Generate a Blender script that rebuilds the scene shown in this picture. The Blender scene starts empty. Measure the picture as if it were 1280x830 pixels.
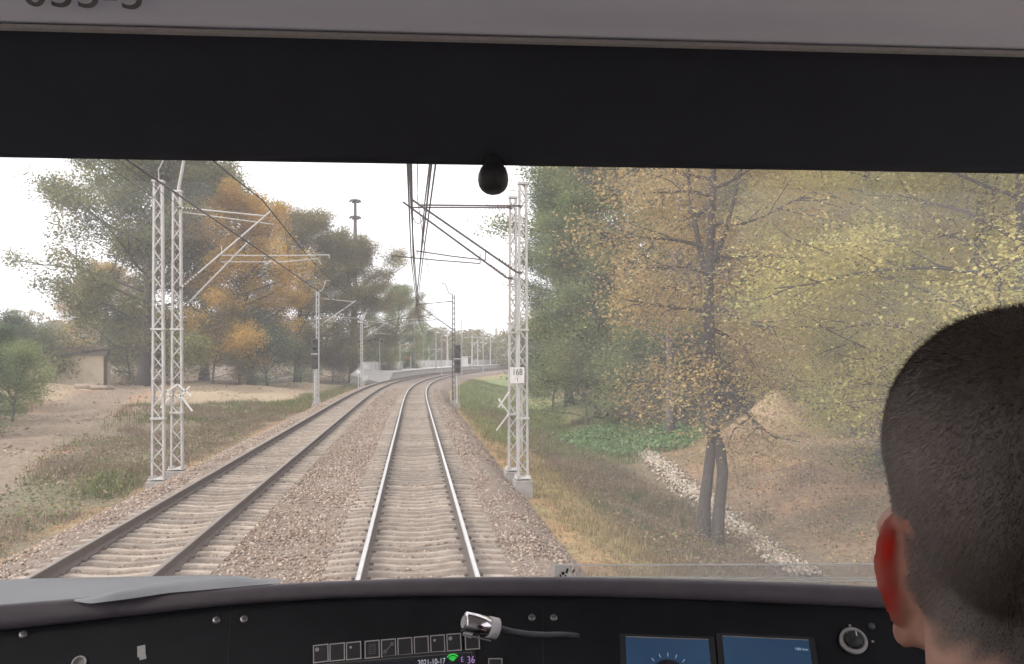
import bpy, bmesh, math, random
import numpy as np
from mathutils import Vector, Matrix, Euler

random.seed(7)
rng = np.random.default_rng(11)
S = bpy.context.scene
COL = S.collection

# ------------------------------------------------------------------ camera, sky, sun, exposure
F, HZ, EYE = 967.0, 446.0, 2.79          # focal length in photo pixels, horizon row, eye above rail top
YAW = math.radians(7.2)                  # camera looks this much to the right of the track
cam_data = bpy.data.cameras.new('camera')
cam_data.sensor_width = 36.0
cam_data.lens = F / 1280 * 36.0
cam_data.shift_y = (HZ - 415) / 1280
cam_data.clip_start = 0.02
cam_data.clip_end = 3000
cam = bpy.data.objects.new('camera', cam_data)
COL.objects.link(cam)
cam.location = (0, 0, EYE)
cam.rotation_euler = (math.radians(90), 0, -YAW)
S.camera = cam

SUN_EL, SUN_AZ = math.radians(40), math.radians(-112)     # azimuth from +Y: a veiled sun to the left and a little behind
W = bpy.data.worlds.new('World')
S.world = W
W.use_nodes = True
wn = W.node_tree
wn.nodes.clear()
wo = wn.nodes.new('ShaderNodeOutputWorld')
wb = wn.nodes.new('ShaderNodeBackground')
wb.inputs['Strength'].default_value = 0.12
sky = wn.nodes.new('ShaderNodeTexSky')
sky.sky_type = 'NISHITA'
sky.sun_disc = False
sky.sun_elevation = SUN_EL
sky.sun_rotation = SUN_AZ
sky.dust_density = 4.0
wmix = wn.nodes.new('ShaderNodeMix')
wmix.data_type = 'RGBA'
wmix.inputs['Factor'].default_value = 0.93                 # closed cloud cover over the clear sky
wmix.inputs['B'].default_value = (9.9, 9.6, 9.9, 1)
wn.links.new(sky.outputs['Color'], wmix.inputs['A'])
wn.links.new(wmix.outputs['Result'], wb.inputs['Color'])
wn.links.new(wb.outputs['Background'], wo.inputs['Surface'])

sun_data = bpy.data.lights.new('sun', 'SUN')
sun_data.energy = 1.5
sun_data.angle = math.radians(20)
sun_data.color = (1.0, 0.95, 0.88)
sun = bpy.data.objects.new('sun', sun_data)
COL.objects.link(sun)
sdir = Vector((math.sin(SUN_AZ) * math.cos(SUN_EL), math.cos(SUN_AZ) * math.cos(SUN_EL), math.sin(SUN_EL)))
sun.rotation_euler = sdir.to_track_quat('Z', 'Y').to_euler()
sun.location = (0, 0, 60)

S.view_settings.view_transform = 'Standard'
S.view_settings.look = 'None'
S.view_settings.exposure = 0.75
S.view_settings.gamma = 1.0
S.render.engine = 'CYCLES'
S.cycles.use_denoising = True
S.cycles.denoiser = 'OPENIMAGEDENOISE'
S.cycles.max_bounces = 9
S.cycles.diffuse_bounces = 5
S.cycles.transparent_max_bounces = 12
S.cycles.caustics_reflective = False
S.cycles.caustics_refractive = False

# ------------------------------------------------------------------ helpers
def P(px, py, d):
    """photo pixel + depth along the camera axis -> world point"""
    xc = (px - 640) / F * d
    return Vector((xc * math.cos(YAW) + d * math.sin(YAW), -xc * math.sin(YAW) + d * math.cos(YAW), EYE + (HZ - py) / F * d))

def PY(px, py, Y):
    """photo pixel -> world point on the upright plane at that Y"""
    t = (px - 640) / F
    d = Y / (math.cos(YAW) - t * math.sin(YAW))
    return P(px, py, d)

def vnoise(x, y, scale, seed=0):
    x = np.asarray(x, float) / scale
    y = np.asarray(y, float) / scale
    r = np.random.default_rng(seed).random((256, 256))
    xi, yi = np.floor(x).astype(int), np.floor(y).astype(int)
    fx, fy = x - xi, y - yi
    fx, fy = fx * fx * (3 - 2 * fx), fy * fy * (3 - 2 * fy)
    a, b = r[xi % 256, yi % 256], r[(xi + 1) % 256, yi % 256]
    c, d = r[xi % 256, (yi + 1) % 256], r[(xi + 1) % 256, (yi + 1) % 256]
    return (a * (1 - fx) + b * fx) * (1 - fy) + (c * (1 - fx) + d * fx) * fy

class MB:
    """collects shapes and links them as one mesh object"""
    def __init__(self):
        self.v, self.f, self.m = [], [], []
    def add(self, verts, faces, mi=0):
        n = len(self.v)
        self.v += [tuple(p) for p in verts]
        self.f += [tuple(i + n for i in f) for f in faces]
        self.m += [mi] * len(faces)
        return self
    def box(self, c, s, rot=None, mi=0, taper=1.0):
        hx, hy, hz = s[0] / 2, s[1] / 2, s[2] / 2
        vs = [Vector((x * (taper if z > 0 else 1), y * (taper if z > 0 else 1), z)) for z in (-hz, hz) for x, y in ((-hx, -hy), (hx, -hy), (hx, hy), (-hx, hy))]
        if rot is not None:
            m = rot if isinstance(rot, Matrix) else Euler(rot).to_matrix()
            vs = [m @ v for v in vs]
        c = Vector(c)
        return self.add([v + c for v in vs], [(3, 2, 1, 0), (4, 5, 6, 7), (0, 1, 5, 4), (1, 2, 6, 5), (2, 3, 7, 6), (3, 0, 4, 7)], mi)
    def bar(self, a, b, w, t, mi=0, up=(0, 1, 0)):
        """flat bar from a to b, w wide and t thick (thickness along `up`)"""
        a, b = Vector(a), Vector(b)
        d = (b - a).normalized()
        u = Vector(up)
        u = (u - d * u.dot(d)).normalized()
        s = d.cross(u)
        vs = [p + s * (sx * w / 2) + u * (sy * t / 2) for p in (a, b) for sx, sy in ((-1, -1), (1, -1), (1, 1), (-1, 1))]
        return self.add(vs, [(0, 1, 2, 3), (7, 6, 5, 4), (1, 0, 4, 5), (2, 1, 5, 6), (3, 2, 6, 7), (0, 3, 7, 4)], mi)
    def tube(self, pts, rad, n=8, mi=0, cap=True):
        pts = [Vector(p) for p in pts]
        if not hasattr(rad, '__len__'):
            rad = [rad] * len(pts)
        vs, fs = [], []
        ref = None
        for i, p in enumerate(pts):
            d = (pts[min(i + 1, len(pts) - 1)] - pts[max(i - 1, 0)]).normalized()
            if ref is None:
                ref = Vector((0, 0, 1)) if abs(d.z) < 0.9 else Vector((1, 0, 0))
            u = d.cross(ref).normalized()
            w = u.cross(d)
            ref = w
            for k in range(n):
                a = 2 * math.pi * k / n
                vs.append(p + (u * math.cos(a) + w * math.sin(a)) * rad[i])
        for i in range(len(pts) - 1):
            for k in range(n):
                k2 = (k + 1) % n
                fs.append((i * n + k, i * n + k2, (i + 1) * n + k2, (i + 1) * n + k))
        if cap:
            fs.append(tuple(range(n - 1, -1, -1)))
            fs.append(tuple((len(pts) - 1) * n + k for k in range(n)))
        return self.add(vs, fs, mi)
    def lathe(self, prof, c=(0, 0, 0), axis=(0, 0, 1), n=16, mi=0):
        """prof: list of (radius, height) along the axis"""
        ax = Vector(axis).normalized()
        u = ax.orthogonal().normalized()
        w = ax.cross(u)
        c = Vector(c)
        vs, fs = [], []
        for r, h in prof:
            for k in range(n):
                a = 2 * math.pi * k / n
                vs.append(c + ax * h + (u * math.cos(a) + w * math.sin(a)) * r)
        for i in range(len(prof) - 1):
            for k in range(n):
                k2 = (k + 1) % n
                fs.append((i * n + k, i * n + k2, (i + 1) * n + k2, (i + 1) * n + k))
        fs.append(tuple(range(n - 1, -1, -1)))
        fs.append(tuple((len(prof) - 1) * n + k for k in range(n)))
        return self.add(vs, fs, mi)
    def ball(self, c, r, nu=16, nv=10, mi=0, rot=None):
        c = Vector(c)
        if not hasattr(r, '__len__'):
            r = (r, r, r)
        vs, fs = [], []
        for i in range(nv + 1):
            th = math.pi * i / nv
            th = min(max(th, 0.02), math.pi - 0.02)
            for k in range(nu):
                a = 2 * math.pi * k / nu
                q = Vector((r[0] * math.sin(th) * math.cos(a), r[1] * math.sin(th) * math.sin(a), r[2] * math.cos(th)))
                if rot is not None:
                    q = rot @ q
                vs.append(c + q)
        for i in range(nv):
            for k in range(nu):
                k2 = (k + 1) % nu
                fs.append((i * nu + k, (i + 1) * nu + k, (i + 1) * nu + k2, i * nu + k2))
        fs.append(tuple(range(nu)))
        fs.append(tuple(nv * nu + k for k in range(nu - 1, -1, -1)))
        return self.add(vs, fs, mi)
    def mesh(self, name, mats, smooth=False):
        me = bpy.data.meshes.new(name)
        me.from_pydata([tuple(v) for v in self.v], [], self.f)
        for m in (mats if isinstance(mats, (list, tuple)) else [mats]):
            me.materials.append(m)
        if any(self.m):
            me.polygons.foreach_set('material_index', self.m)
        if smooth:
            me.polygons.foreach_set('use_smooth', [True] * len(self.f))
        me.update()
        return me
    def build(self, name, mats, parent=None, smooth=False, bevel=0):
        return obj(name, self.mesh(name, mats, smooth), parent, bevel)

def obj(name, me, parent=None, bevel=0):
    o = bpy.data.objects.new(name, me)
    COL.objects.link(o)
    if parent is not None:
        o.parent = parent
    if bevel:
        b = o.modifiers.new('bevel', 'BEVEL')
        b.width = bevel
        b.segments = 2
        b.limit_method = 'ANGLE'
    return o

def tag(o, label, cat=None, group=None, kind=None):
    if label:
        o['label'] = label
    if cat:
        o['category'] = cat
    if group:
        o['group'] = group
    if kind:
        o['kind'] = kind
    return o

def thing(name, label, cat, loc=(0, 0, 0), rotz=0, group=None):
    o = bpy.data.objects.new(name, None)
    o.empty_display_size = 0.2
    COL.objects.link(o)
    o.location = loc
    o.rotation_euler = (0, 0, rotz)
    return tag(o, label, cat, group)

def fast_mesh(name, V, Fq, mats, smooth=False, attr=None, k=None):
    """numpy arrays -> mesh; Fq is (n,k) indices; attr: per-vertex float or colour arrays"""
    k = Fq.shape[1]
    me = bpy.data.meshes.new(name)
    me.vertices.add(len(V))
    me.vertices.foreach_set('co', np.ascontiguousarray(V, np.float32).ravel())
    me.loops.add(Fq.size)
    me.loops.foreach_set('vertex_index', np.ascontiguousarray(Fq, np.int32).ravel())
    me.polygons.add(len(Fq))
    me.polygons.foreach_set('loop_start', np.arange(0, Fq.size, k, dtype=np.int32))
    me.polygons.foreach_set('loop_total', np.full(len(Fq), k, np.int32))
    if smooth:
        me.polygons.foreach_set('use_smooth', np.ones(len(Fq), bool))
    for m in (mats if isinstance(mats, (list, tuple)) else [mats]):
        me.materials.append(m)
    for nm, a in (attr or {}).items():
        if a.ndim == 1:
            me.attributes.new(nm, 'FLOAT', 'POINT').data.foreach_set('value', np.ascontiguousarray(a, np.float32))
        else:
            c = np.ones((len(a), 4), np.float32)
            c[:, :3] = a
            me.attributes.new(nm, 'FLOAT_COLOR', 'POINT').data.foreach_set('color', c.ravel())
    me.update()
    me.validate()
    return me

# ------------------------------------------------------------------ materials
def new_mat(name):
    m = bpy.data.materials.new(name)
    m.use_nodes = True
    nt = m.node_tree
    b = nt.nodes['Principled BSDF']
    return m, nt, b

def ramp(nt, stops, fac):
    r = nt.nodes.new('ShaderNodeValToRGB')
    e = r.color_ramp.elements
    while len(e) < len(stops):
        e.new(0.5)
    for i, (p, c) in enumerate(stops):
        e[i].position = p
        e[i].color = (*c, 1)
    nt.links.new(fac, r.inputs['Fac'])
    return r.outputs['Color']

def noise(nt, scale, detail=4, rough=0.6, vec=None):
    n = nt.nodes.new('ShaderNodeTexNoise')
    n.inputs['Scale'].default_value = scale
    n.inputs['Detail'].default_value = detail
    n.inputs['Roughness'].default_value = rough
    if vec is not None:
        nt.links.new(vec, n.inputs['Vector'])
    return n.outputs['Fac']

def coords(nt, kind='Object'):
    return nt.nodes.new('ShaderNodeTexCoord').outputs[kind]

def geo_pos(nt):
    return nt.nodes.new('ShaderNodeNewGeometry').outputs['Position']

def bump(nt, bsdf, h, strength=0.3, dist=0.01):
    b = nt.nodes.new('ShaderNodeBump')
    b.inputs['Strength'].default_value = strength
    b.inputs['Distance'].default_value = dist
    nt.links.new(h, b.inputs['Height'])
    nt.links.new(b.outputs['Normal'], bsdf.inputs['Normal'])

def pmat(name, c1, c2=None, scale=6, rough=0.6, metal=0.0, bmp=0.0, bscale=None, bdist=0.005, spec=0.5, world=True, lo=0.3, hi=0.7):
    m, nt, b = new_mat(name)
    b.inputs['Roughness'].default_value = rough
    b.inputs['Metallic'].default_value = metal
    b.inputs['Specular IOR Level'].default_value = spec
    vec = geo_pos(nt) if world else coords(nt)
    c2 = c2 or tuple(x * 0.75 for x in c1)
    n = noise(nt, scale, 5, 0.65, vec)
    nt.links.new(ramp(nt, [(lo, c1), (hi, c2)], n), b.inputs['Base Color'])
    if bmp:
        bump(nt, b, noise(nt, bscale or scale * 6, 4, 0.6, vec), bmp, bdist)
    return m

def leaf_mat(name, stops, trans=0.42):
    m, nt, b = new_mat(name)
    nt.nodes.remove(b)
    out = nt.nodes['Material Output']
    at = nt.nodes.new('ShaderNodeAttribute')
    at.attribute_name = 'rnd'
    n = noise(nt, 0.55, 3, 0.6, geo_pos(nt))
    add = nt.nodes.new('ShaderNodeMath')
    add.operation = 'MULTIPLY_ADD'
    nt.links.new(at.outputs['Fac'], add.inputs[0])
    add.inputs[1].default_value = 0.45
    sub = nt.nodes.new('ShaderNodeMath')
    sub.operation = 'MULTIPLY_ADD'
    nt.links.new(n, sub.inputs[0])
    sub.inputs[1].default_value = 1.5
    sub.inputs[2].default_value = -0.48
    nt.links.new(sub.outputs[0], add.inputs[2])
    col = ramp(nt, stops, add.outputs[0])
    d = nt.nodes.new('ShaderNodeBsdfDiffuse')
    t = nt.nodes.new('ShaderNodeBsdfTranslucent')
    nt.links.new(col, d.inputs['Color'])
    nt.links.new(col, t.inputs['Color'])
    mx = nt.nodes.new('ShaderNodeMixShader')
    mx.inputs[0].default_value = trans
    nt.links.new(d.outputs[0], mx.inputs[1])
    nt.links.new(t.outputs[0], mx.inputs[2])
    nt.links.new(mx.outputs[0], out.inputs['Surface'])
    return m

def attr_mat(name, rough=0.9, noise_amt=0.35, scale=9, trans=0.0, bmp=0.0, bscale=30):
    """base colour from the mesh colour attribute 'Col', broken up by noise"""
    m, nt, b = new_mat(name)
    b.inputs['Roughness'].default_value = rough
    b.inputs['Specular IOR Level'].default_value = 0.2
    at = nt.nodes.new('ShaderNodeAttribute')
    at.attribute_name = 'Col'
    vec = geo_pos(nt)
    n = noise(nt, scale, 6, 0.7, vec)
    mr = nt.nodes.new('ShaderNodeMapRange')
    mr.inputs['From Min'].default_value = 0.25
    mr.inputs['From Max'].default_value = 0.75
    mr.inputs['To Min'].default_value = 1 - noise_amt
    mr.inputs['To Max'].default_value = 1 + noise_amt
    nt.links.new(n, mr.inputs['Value'])
    mul = nt.nodes.new('ShaderNodeVectorMath')
    mul.operation = 'SCALE'
    nt.links.new(at.outputs['Color'], mul.inputs[0])
    nt.links.new(mr.outputs[0], mul.inputs['Scale'])
    nt.links.new(mul.outputs[0], b.inputs['Base Color'])
    if bmp:
        bump(nt, b, noise(nt, bscale, 5, 0.7, vec), bmp, 0.05)
    if trans:
        t = nt.nodes.new('ShaderNodeBsdfTranslucent')
        nt.links.new(mul.outputs[0], t.inputs['Color'])
        mx = nt.nodes.new('ShaderNodeMixShader')
        mx.inputs[0].default_value = trans
        nt.links.new(b.outputs[0], mx.inputs[1])
        nt.links.new(t.outputs[0], mx.inputs[2])
        nt.links.new(mx.outputs[0], nt.nodes['Material Output'].inputs['Surface'])
    return m

M = {}
M['ground'] = attr_mat('ground', 0.95, 0.4, 5, bmp=0.8, bscale=9)
M['plants'] = attr_mat('plants', 0.8, 0.25, 3, trans=0.3)
M['ballast'] = pmat('ballast', (0.17, 0.13, 0.10), (0.32, 0.255, 0.205), 26, 0.95, bmp=1.0, bscale=30, bdist=0.05)
M['stones'] = attr_mat('stones', 0.9, 0.25, 30)
M['rubble'] = attr_mat('rubble', 0.9, 0.2, 12)
M['sleeper'] = pmat('sleeper', (0.47, 0.405, 0.33), (0.27, 0.215, 0.17), 4, 0.9, bmp=0.4, bscale=60)
_nt = M['sleeper'].node_tree                                  # every sleeper weathers a little differently
_b = _nt.nodes['Principled BSDF']
_src = _b.inputs['Base Color'].links[0].from_socket
_oi = _nt.nodes.new('ShaderNodeObjectInfo')
_mr = _nt.nodes.new('ShaderNodeMapRange')
_mr.inputs['To Min'].default_value = .62
_mr.inputs['To Max'].default_value = 1.0
_nt.links.new(_oi.outputs['Random'], _mr.inputs['Value'])
_vm = _nt.nodes.new('ShaderNodeVectorMath')
_vm.operation = 'SCALE'
_nt.links.new(_src, _vm.inputs[0])
_nt.links.new(_mr.outputs[0], _vm.inputs['Scale'])
_nt.links.new(_vm.outputs[0], _b.inputs['Base Color'])
M['rail_side'] = pmat('rail_side', (0.085, 0.062, 0.05), (0.13, 0.10, 0.085), 14, 0.85, bmp=0.3, bscale=90)
M['rail_top'] = pmat('rail_top', (0.75, 0.74, 0.73), (0.6, 0.59, 0.58), 3, 0.38, 1.0)
M['rail_top_dull'] = pmat('rail_top_dull', (0.30, 0.26, 0.23), (0.22, 0.18, 0.155), 3, 0.5, 0.6)
M['galv'] = pmat('galvanised_paint', (0.62, 0.60, 0.585), (0.46, 0.44, 0.42), 3.5, 0.55, 0.15, bmp=0.1, bscale=60)
M['steel_dark'] = pmat('dark_steel', (0.07, 0.065, 0.065), (0.11, 0.10, 0.10), 8, 0.6, 0.3)
M['pole_light'] = pmat('light_pole', (0.56, 0.55, 0.54), (0.42, 0.41, 0.40), 3, 0.6)
M['wire'] = pmat('wire', (0.045, 0.04, 0.04), (0.06, 0.055, 0.05), 2, 0.6, 0.3)
M['insulator'] = pmat('insulator', (0.10, 0.06, 0.045), (0.14, 0.09, 0.07), 9, 0.35)
M['concrete'] = pmat('concrete', (0.40, 0.38, 0.35), (0.28, 0.265, 0.24), 5, 0.9, bmp=0.3, bscale=40)
M['concrete_pale'] = pmat('concrete_pale', (0.52, 0.51, 0.49), (0.40, 0.39, 0.37), 2, 0.9, bmp=0.2, bscale=30)
M['white_paint'] = pmat('white_paint', (0.80, 0.79, 0.77), (0.62, 0.60, 0.57), 9, 0.5)
M['black_paint'] = pmat('black_paint', (0.02, 0.02, 0.022), (0.035, 0.035, 0.037), 6, 0.5)
M['signal_black'] = pmat('signal_black', (0.03, 0.03, 0.035), (0.06, 0.06, 0.06), 4, 0.6)
M['bark'] = pmat('bark', (0.085, 0.072, 0.062), (0.15, 0.135, 0.12), 9, 0.95, bmp=0.9, bscale=22, bdist=0.03)
M['bark_dark'] = pmat('bark_dark', (0.055, 0.047, 0.042), (0.105, 0.092, 0.08), 9, 0.95, bmp=0.9, bscale=22, bdist=0.03)
M['orange_sign'] = pmat('orange_sign', (0.65, 0.30, 0.10), (0.55, 0.26, 0.09), 5, 0.5)
M['plaster'] = pmat('plaster', (0.66, 0.57, 0.42), (0.56, 0.47, 0.34), 1.2, 0.9, bmp=0.2, bscale=20)
M['roof'] = pmat('roof', (0.20, 0.16, 0.14), (0.28, 0.21, 0.18), 3, 0.9)
M['log'] = pmat('log', (0.22, 0.17, 0.13), (0.36, 0.29, 0.22), 5, 0.9, bmp=0.5, bscale=30)
# leaves: dull, dry, autumn
M['lf_olive'] = leaf_mat('leaves_olive', [(0.0, (0.13, 0.145, 0.065)), (0.35, (0.21, 0.21, 0.09)), (0.65, (0.32, 0.265, 0.11)), (1.0, (0.46, 0.31, 0.12))])
M['lf_oak'] = leaf_mat('leaves_oak', [(0.0, (0.11, 0.145, 0.065)), (0.35, (0.18, 0.21, 0.085)), (0.65, (0.28, 0.265, 0.105)), (1.0, (0.44, 0.32, 0.12))])
M['lf_green'] = leaf_mat('leaves_green', [(0.0, (0.11, 0.16, 0.075)), (0.35, (0.20, 0.26, 0.11)), (0.7, (0.32, 0.35, 0.15)), (1.0, (0.46, 0.42, 0.18))])
M['lf_orange'] = leaf_mat('leaves_orange', [(0.0, (0.24, 0.20, 0.075)), (0.3, (0.44, 0.30, 0.09)), (0.6, (0.64, 0.42, 0.11)), (1.0, (0.76, 0.51, 0.13))])
M['lf_ochre'] = leaf_mat('leaves_ochre', [(0.0, (0.24, 0.22, 0.11)), (0.3, (0.42, 0.34, 0.17)), (0.65, (0.60, 0.46, 0.23)), (1.0, (0.70, 0.48, 0.21))])
M['lf_yellow'] = leaf_mat('leaves_yellow', [(0.0, (0.22, 0.25, 0.09)), (0.3, (0.44, 0.41, 0.14)), (0.6, (0.66, 0.55, 0.19)), (1.0, (0.78, 0.62, 0.20))])
M['lf_fir'] = leaf_mat('leaves_fir', [(0.0, (0.085, 0.13, 0.085)), (0.5, (0.145, 0.205, 0.12)), (1.0, (0.25, 0.30, 0.165))], 0.35)
M['lf_lime'] = leaf_mat('leaves_yellow_green', [(0.0, (0.20, 0.25, 0.10)), (0.25, (0.36, 0.39, 0.15)), (0.55, (0.60, 0.54, 0.21)), (1.0, (0.76, 0.62, 0.24))], 0.45)
M['lf_brown'] = leaf_mat('leaves_brown', [(0.0, (0.19, 0.16, 0.13)), (0.5, (0.28, 0.22, 0.17)), (1.0, (0.40, 0.28, 0.19))])

# ------------------------------------------------------------------ track line
_ds = 0.25
_s = np.arange(-12, 330, _ds)
_k = np.clip((_s - 40) / 40, 0, 1) / 350.0
_th = np.cumsum(_k) * _ds
_X = np.cumsum(np.sin(_th)) * _ds
_Y = -12 + np.cumsum(np.cos(_th)) * _ds
_X = _X - np.interp(0, _Y, _X) + 0.05

def C(s, u):
    """distance along the track, offset to its right -> X, Y, heading"""
    x, y, t = np.interp(s, _s, _X), np.interp(s, _s, _Y), np.interp(s, _s, _th)
    return x + u * np.cos(t), y - u * np.sin(t), t

def to_su(X, Y):
    X, Y = np.asarray(X, float), np.asarray(Y, float)
    sh = X.shape
    x, y = X.ravel(), Y.ravel()
    s = np.clip(y, -12, 329)
    for _ in range(12):
        cx, cy, t = np.interp(s, _s, _X), np.interp(s, _s, _Y), np.interp(s, _s, _th)
        s = np.clip(s + ((x - cx) * np.sin(t) + (y - cy) * np.cos(t)) * 0.8, -12, 329)
    cx, cy, t = np.interp(s, _s, _X), np.interp(s, _s, _Y), np.interp(s, _s, _th)
    u = (x - cx) * np.cos(t) - (y - cy) * np.sin(t)
    return s.reshape(sh), u.reshape(sh)

PU = [-400, -120, -60, -40, -25, -16, -12, -8.5, -6.9, 2.5, 3.2, 4.5, 6.5, 8, 9.6, 11, 13, 18, 25, 40, 80, 400]
PZ = [1.5, .8, .3, 0, -.4, -.75, -.95, -.95, -.86, -.86, -.88, -1.1, -1.75, -2.1, -2.15, -1.85, -1.45, -.8, -.2, .6, 1.2, 2.0]
MOUND = [(18.2, 37.0, 1.7, 1.9, 1.6), (20.6, 38.5, 0.7, 2.5, 1.8), (15.0, 31.0, 0.4, 2.0, 1.5)]
ROAD = np.array([(-8.0, 6.0), (-11.5, 16.0), (-14.5, 25.5), (-17.5, 36.0), (-21.0, 50.0), (-25.0, 66.0), (-29.0, 84.0), (-33, 110)])

def road_dist(X, Y):
    best = np.full(np.shape(X), 1e9)
    for a, b in zip(ROAD[:-1], ROAD[1:]):
        d = b - a
        t = np.clip(((X - a[0]) * d[0] + (Y - a[1]) * d[1]) / (d @ d), 0, 1)
        best = np.minimum(best, np.hypot(X - a[0] - t * d[0], Y - a[1] - t * d[1]))
    return best

def TZ(X, Y, detail=True):
    X, Y = np.asarray(X, float), np.asarray(Y, float)
    s, u = to_su(X, Y)
    z = np.interp(u, PU, PZ)
    far = np.clip((np.abs(u + 2) - 5.5) / 4, 0, 1)
    if detail:
        z = z + far * ((vnoise(X, Y, 7, 1) - .5) * .5 + (vnoise(X, Y, 2.1, 2) - .5) * .22 + (vnoise(X, Y, .8, 3) - .5) * .08)
    for mx, my, h, rx, ry in MOUND:
        z = z + h * np.exp(-((X - mx) / rx) ** 2 - ((Y - my) / ry) ** 2) * (0.8 + 0.4 * vnoise(X, Y, .9, 5))
    lft = np.clip((-u - 9) / 3, 0, 1) * np.clip((Y - 4) / 10, 0, 1) * np.clip((130 - Y) / 30, 0, 1)
    if detail:
        z = z + lft * ((vnoise(X, Y, 4.5, 6) - .5) * .7 + (vnoise(X, Y, 1.2, 7) - .5) * .25)
    rd = road_dist(X, Y)
    w = np.clip(1 - (rd - 1.9) / 1.2, 0, 1)
    rut = -0.10 * np.exp(-((rd - 0.9) / 0.28) ** 2) * (Y > 10)
    return z - 0.12 * w + rut * w

def tz(x, y):
    return float(TZ(np.array([x]), np.array([y]))[0])
# ------------------------------------------------------------------ ground
def axis(parts):
    out = []
    for a, b, st in parts:
        out += list(np.arange(a, b, st))
    return np.array(out + [parts[-1][1]])

gx = axis([(-1500, -300, 200), (-300, -100, 25), (-100, -40, 5), (-40, -24, 1.0), (-24, 26, 0.33), (26, 45, 1.0), (45, 100, 5), (100, 300, 25), (300, 1500, 200)])
gy = axis([(-300, -20, 40), (-20, 5, 2.5), (5, 50, 0.4), (50, 100, 0.9), (100, 220, 4), (220, 400, 20), (400, 2000, 200)])
GX, GY = np.meshgrid(gx, gy)
GZ = TZ(GX, GY)
s_, u_ = to_su(GX, GY)
def lerp(a, b, w):
    return a + (b - a) * w[..., None]
def sm(x, a, b):
    t = np.clip((x - a) / (b - a), 0, 1)
    return t * t * (3 - 2 * t)
n1, n2, n3 = vnoise(GX, GY, 4, 21), vnoise(GX, GY, 1.3, 22), vnoise(GX, GY, 11, 23)
K = lambda *c: np.array(c, float)
gc = np.zeros(GX.shape + (3,)) + K(.20, .165, .11)
# left side
gc = lerp(gc, K(.24, .18, .13), sm(n1, .4, .6) * (u_ < 0) * .8)
gc = lerp(gc, K(.14, .155, .075), sm(n3, .6, .85) * (u_ < -7) * .7)
clear = sm(-u_ + (n1 - .5) * 4, 9.5, 12) * sm(s_ + (n1 - .5) * 12, 56, 66) * (1 - sm(s_, 96, 106)) * (1 - sm(-u_, 34, 40))
gc = lerp(gc, K(.38, .30, .20), clear * .9)
rdm = 1 - sm(road_dist(GX, GY) + (n2 - .5) * 1.6, 2.2, 3.4)
gc = lerp(gc, K(.235, .185, .135) * 1.0, rdm * .95)
gc = lerp(gc, K(.36, .20, .12), (1 - sm(np.abs(road_dist(GX, GY) - 3.0), .2, .8)) * (n1 > .45) * (GX < -12) * .6)
gc = lerp(gc, K(.32, .22, .12), (1 - sm(np.abs(u_ + 7.3), .2, .9)) * (n2 > .35) * .8)
# right side
R = (u_ > 0) * 1.0
gc = lerp(gc, K(.34, .27, .13), R * sm(u_, 2.3, 3.0) * (1 - sm(u_, 4.2, 5.6)) * .9)
gc = lerp(gc, K(.40, .25, .13), R * sm(u_, 2.2, 2.7) * (1 - sm(u_, 3.2, 3.9)) * sm(n2, .4, .6) * .8)
gc = lerp(gc, K(.13, .105, .08), R * sm(u_, 2.1, 2.5) * (1 - sm(s_, 10.5, 13)) * (1 - sm(u_, 3.6, 4.3)))
gc = lerp(gc, K(.17, .13, .095), R * sm(u_, 5, 6) * (1 - sm(u_, 8.5, 9.5)) * .8)
gc = lerp(gc, K(.30, .21, .135), R * sm(u_, 9.5, 11) * .9)
gc = lerp(gc, K(.40, .26, .15), R * sm(u_, 10, 11.5) * sm(n2, .55, .75) * .7)
gc = lerp(gc, K(.17, .15, .085), R * sm(u_, 10, 11.5) * sm(n1, .6, .8) * .6)
gc = lerp(gc, K(.20, .255, .09), R * sm(s_, 32, 42) * sm(u_, 3.4, 5) * (1 - sm(u_, 13, 16)) * .85)
gc = lerp(gc, K(.30, .26, .13), R * sm(s_, 38, 48) * sm(u_, 3, 4) * (1 - sm(u_, 13, 16)) * sm(n2 * .6 + n1 * .4, .45, .65) * .7)
for mx, my, h, rx, ry in MOUND[:2]:
    gc = lerp(gc, K(.56, .41, .27), np.exp(-((GX - mx) / rx) ** 2 - ((GY - my) / ry) ** 2) ** .8 * .9)
V = np.stack([GX, GY, GZ], -1).reshape(-1, 3)
ny, nx = GX.shape
idx = np.arange(ny * nx).reshape(ny, nx)
Q = np.stack([idx[:-1, :-1], idx[:-1, 1:], idx[1:, 1:], idx[1:, :-1]], -1).reshape(-1, 4)
g = obj('ground', fast_mesh('ground', V, Q, M['ground'], True, {'Col': gc.reshape(-1, 3)}))
tag(g, 'earth, dry grass and leaf litter on both sides of the railway', 'ground', kind='structure')

# ------------------------------------------------------------------ ballast bed
bu = np.array([-7.35, -7.0, -6.6, -6.25, -5.9, -5.5, -5.2, -4.7, -4.2, -3.7, -3.2, -2.8, -2.4, -2.0, -1.6, -1.2, -.8, -.4, 0, .4, .8, 1.2, 1.6, 1.95, 2.3, 2.6, 2.95])
bz = np.array([-.95, -.80, -.55, -.34, -.235, -.225, -.225, -.225, -.225, -.225, -.225, -.24, -.27, -.28, -.25, -.225, -.225, -.225, -.225, -.225, -.225, -.225, -.23, -.27, -.46, -.72, -.98])
for c0 in (0.0, -4.15):
    bz = bz - .035 * np.exp(-((bu - c0) / .42) ** 2)
bs = axis([(-10, 5, 1.5), (5, 45, 0.3), (45, 110, 0.8), (110, 300, 3)])
BS, BU = np.meshgrid(bs, bu, indexing='ij')
BX, BY, _ = C(BS, BU)
edge = (BU < -6) | (BU > 1.9)
BZ = np.interp(BU, bu, bz) + (vnoise(BX, BY, .7, 31) - .5) * np.where(edge, .10, .03)
V = np.stack([BX, BY, BZ], -1).reshape(-1, 3)
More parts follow.
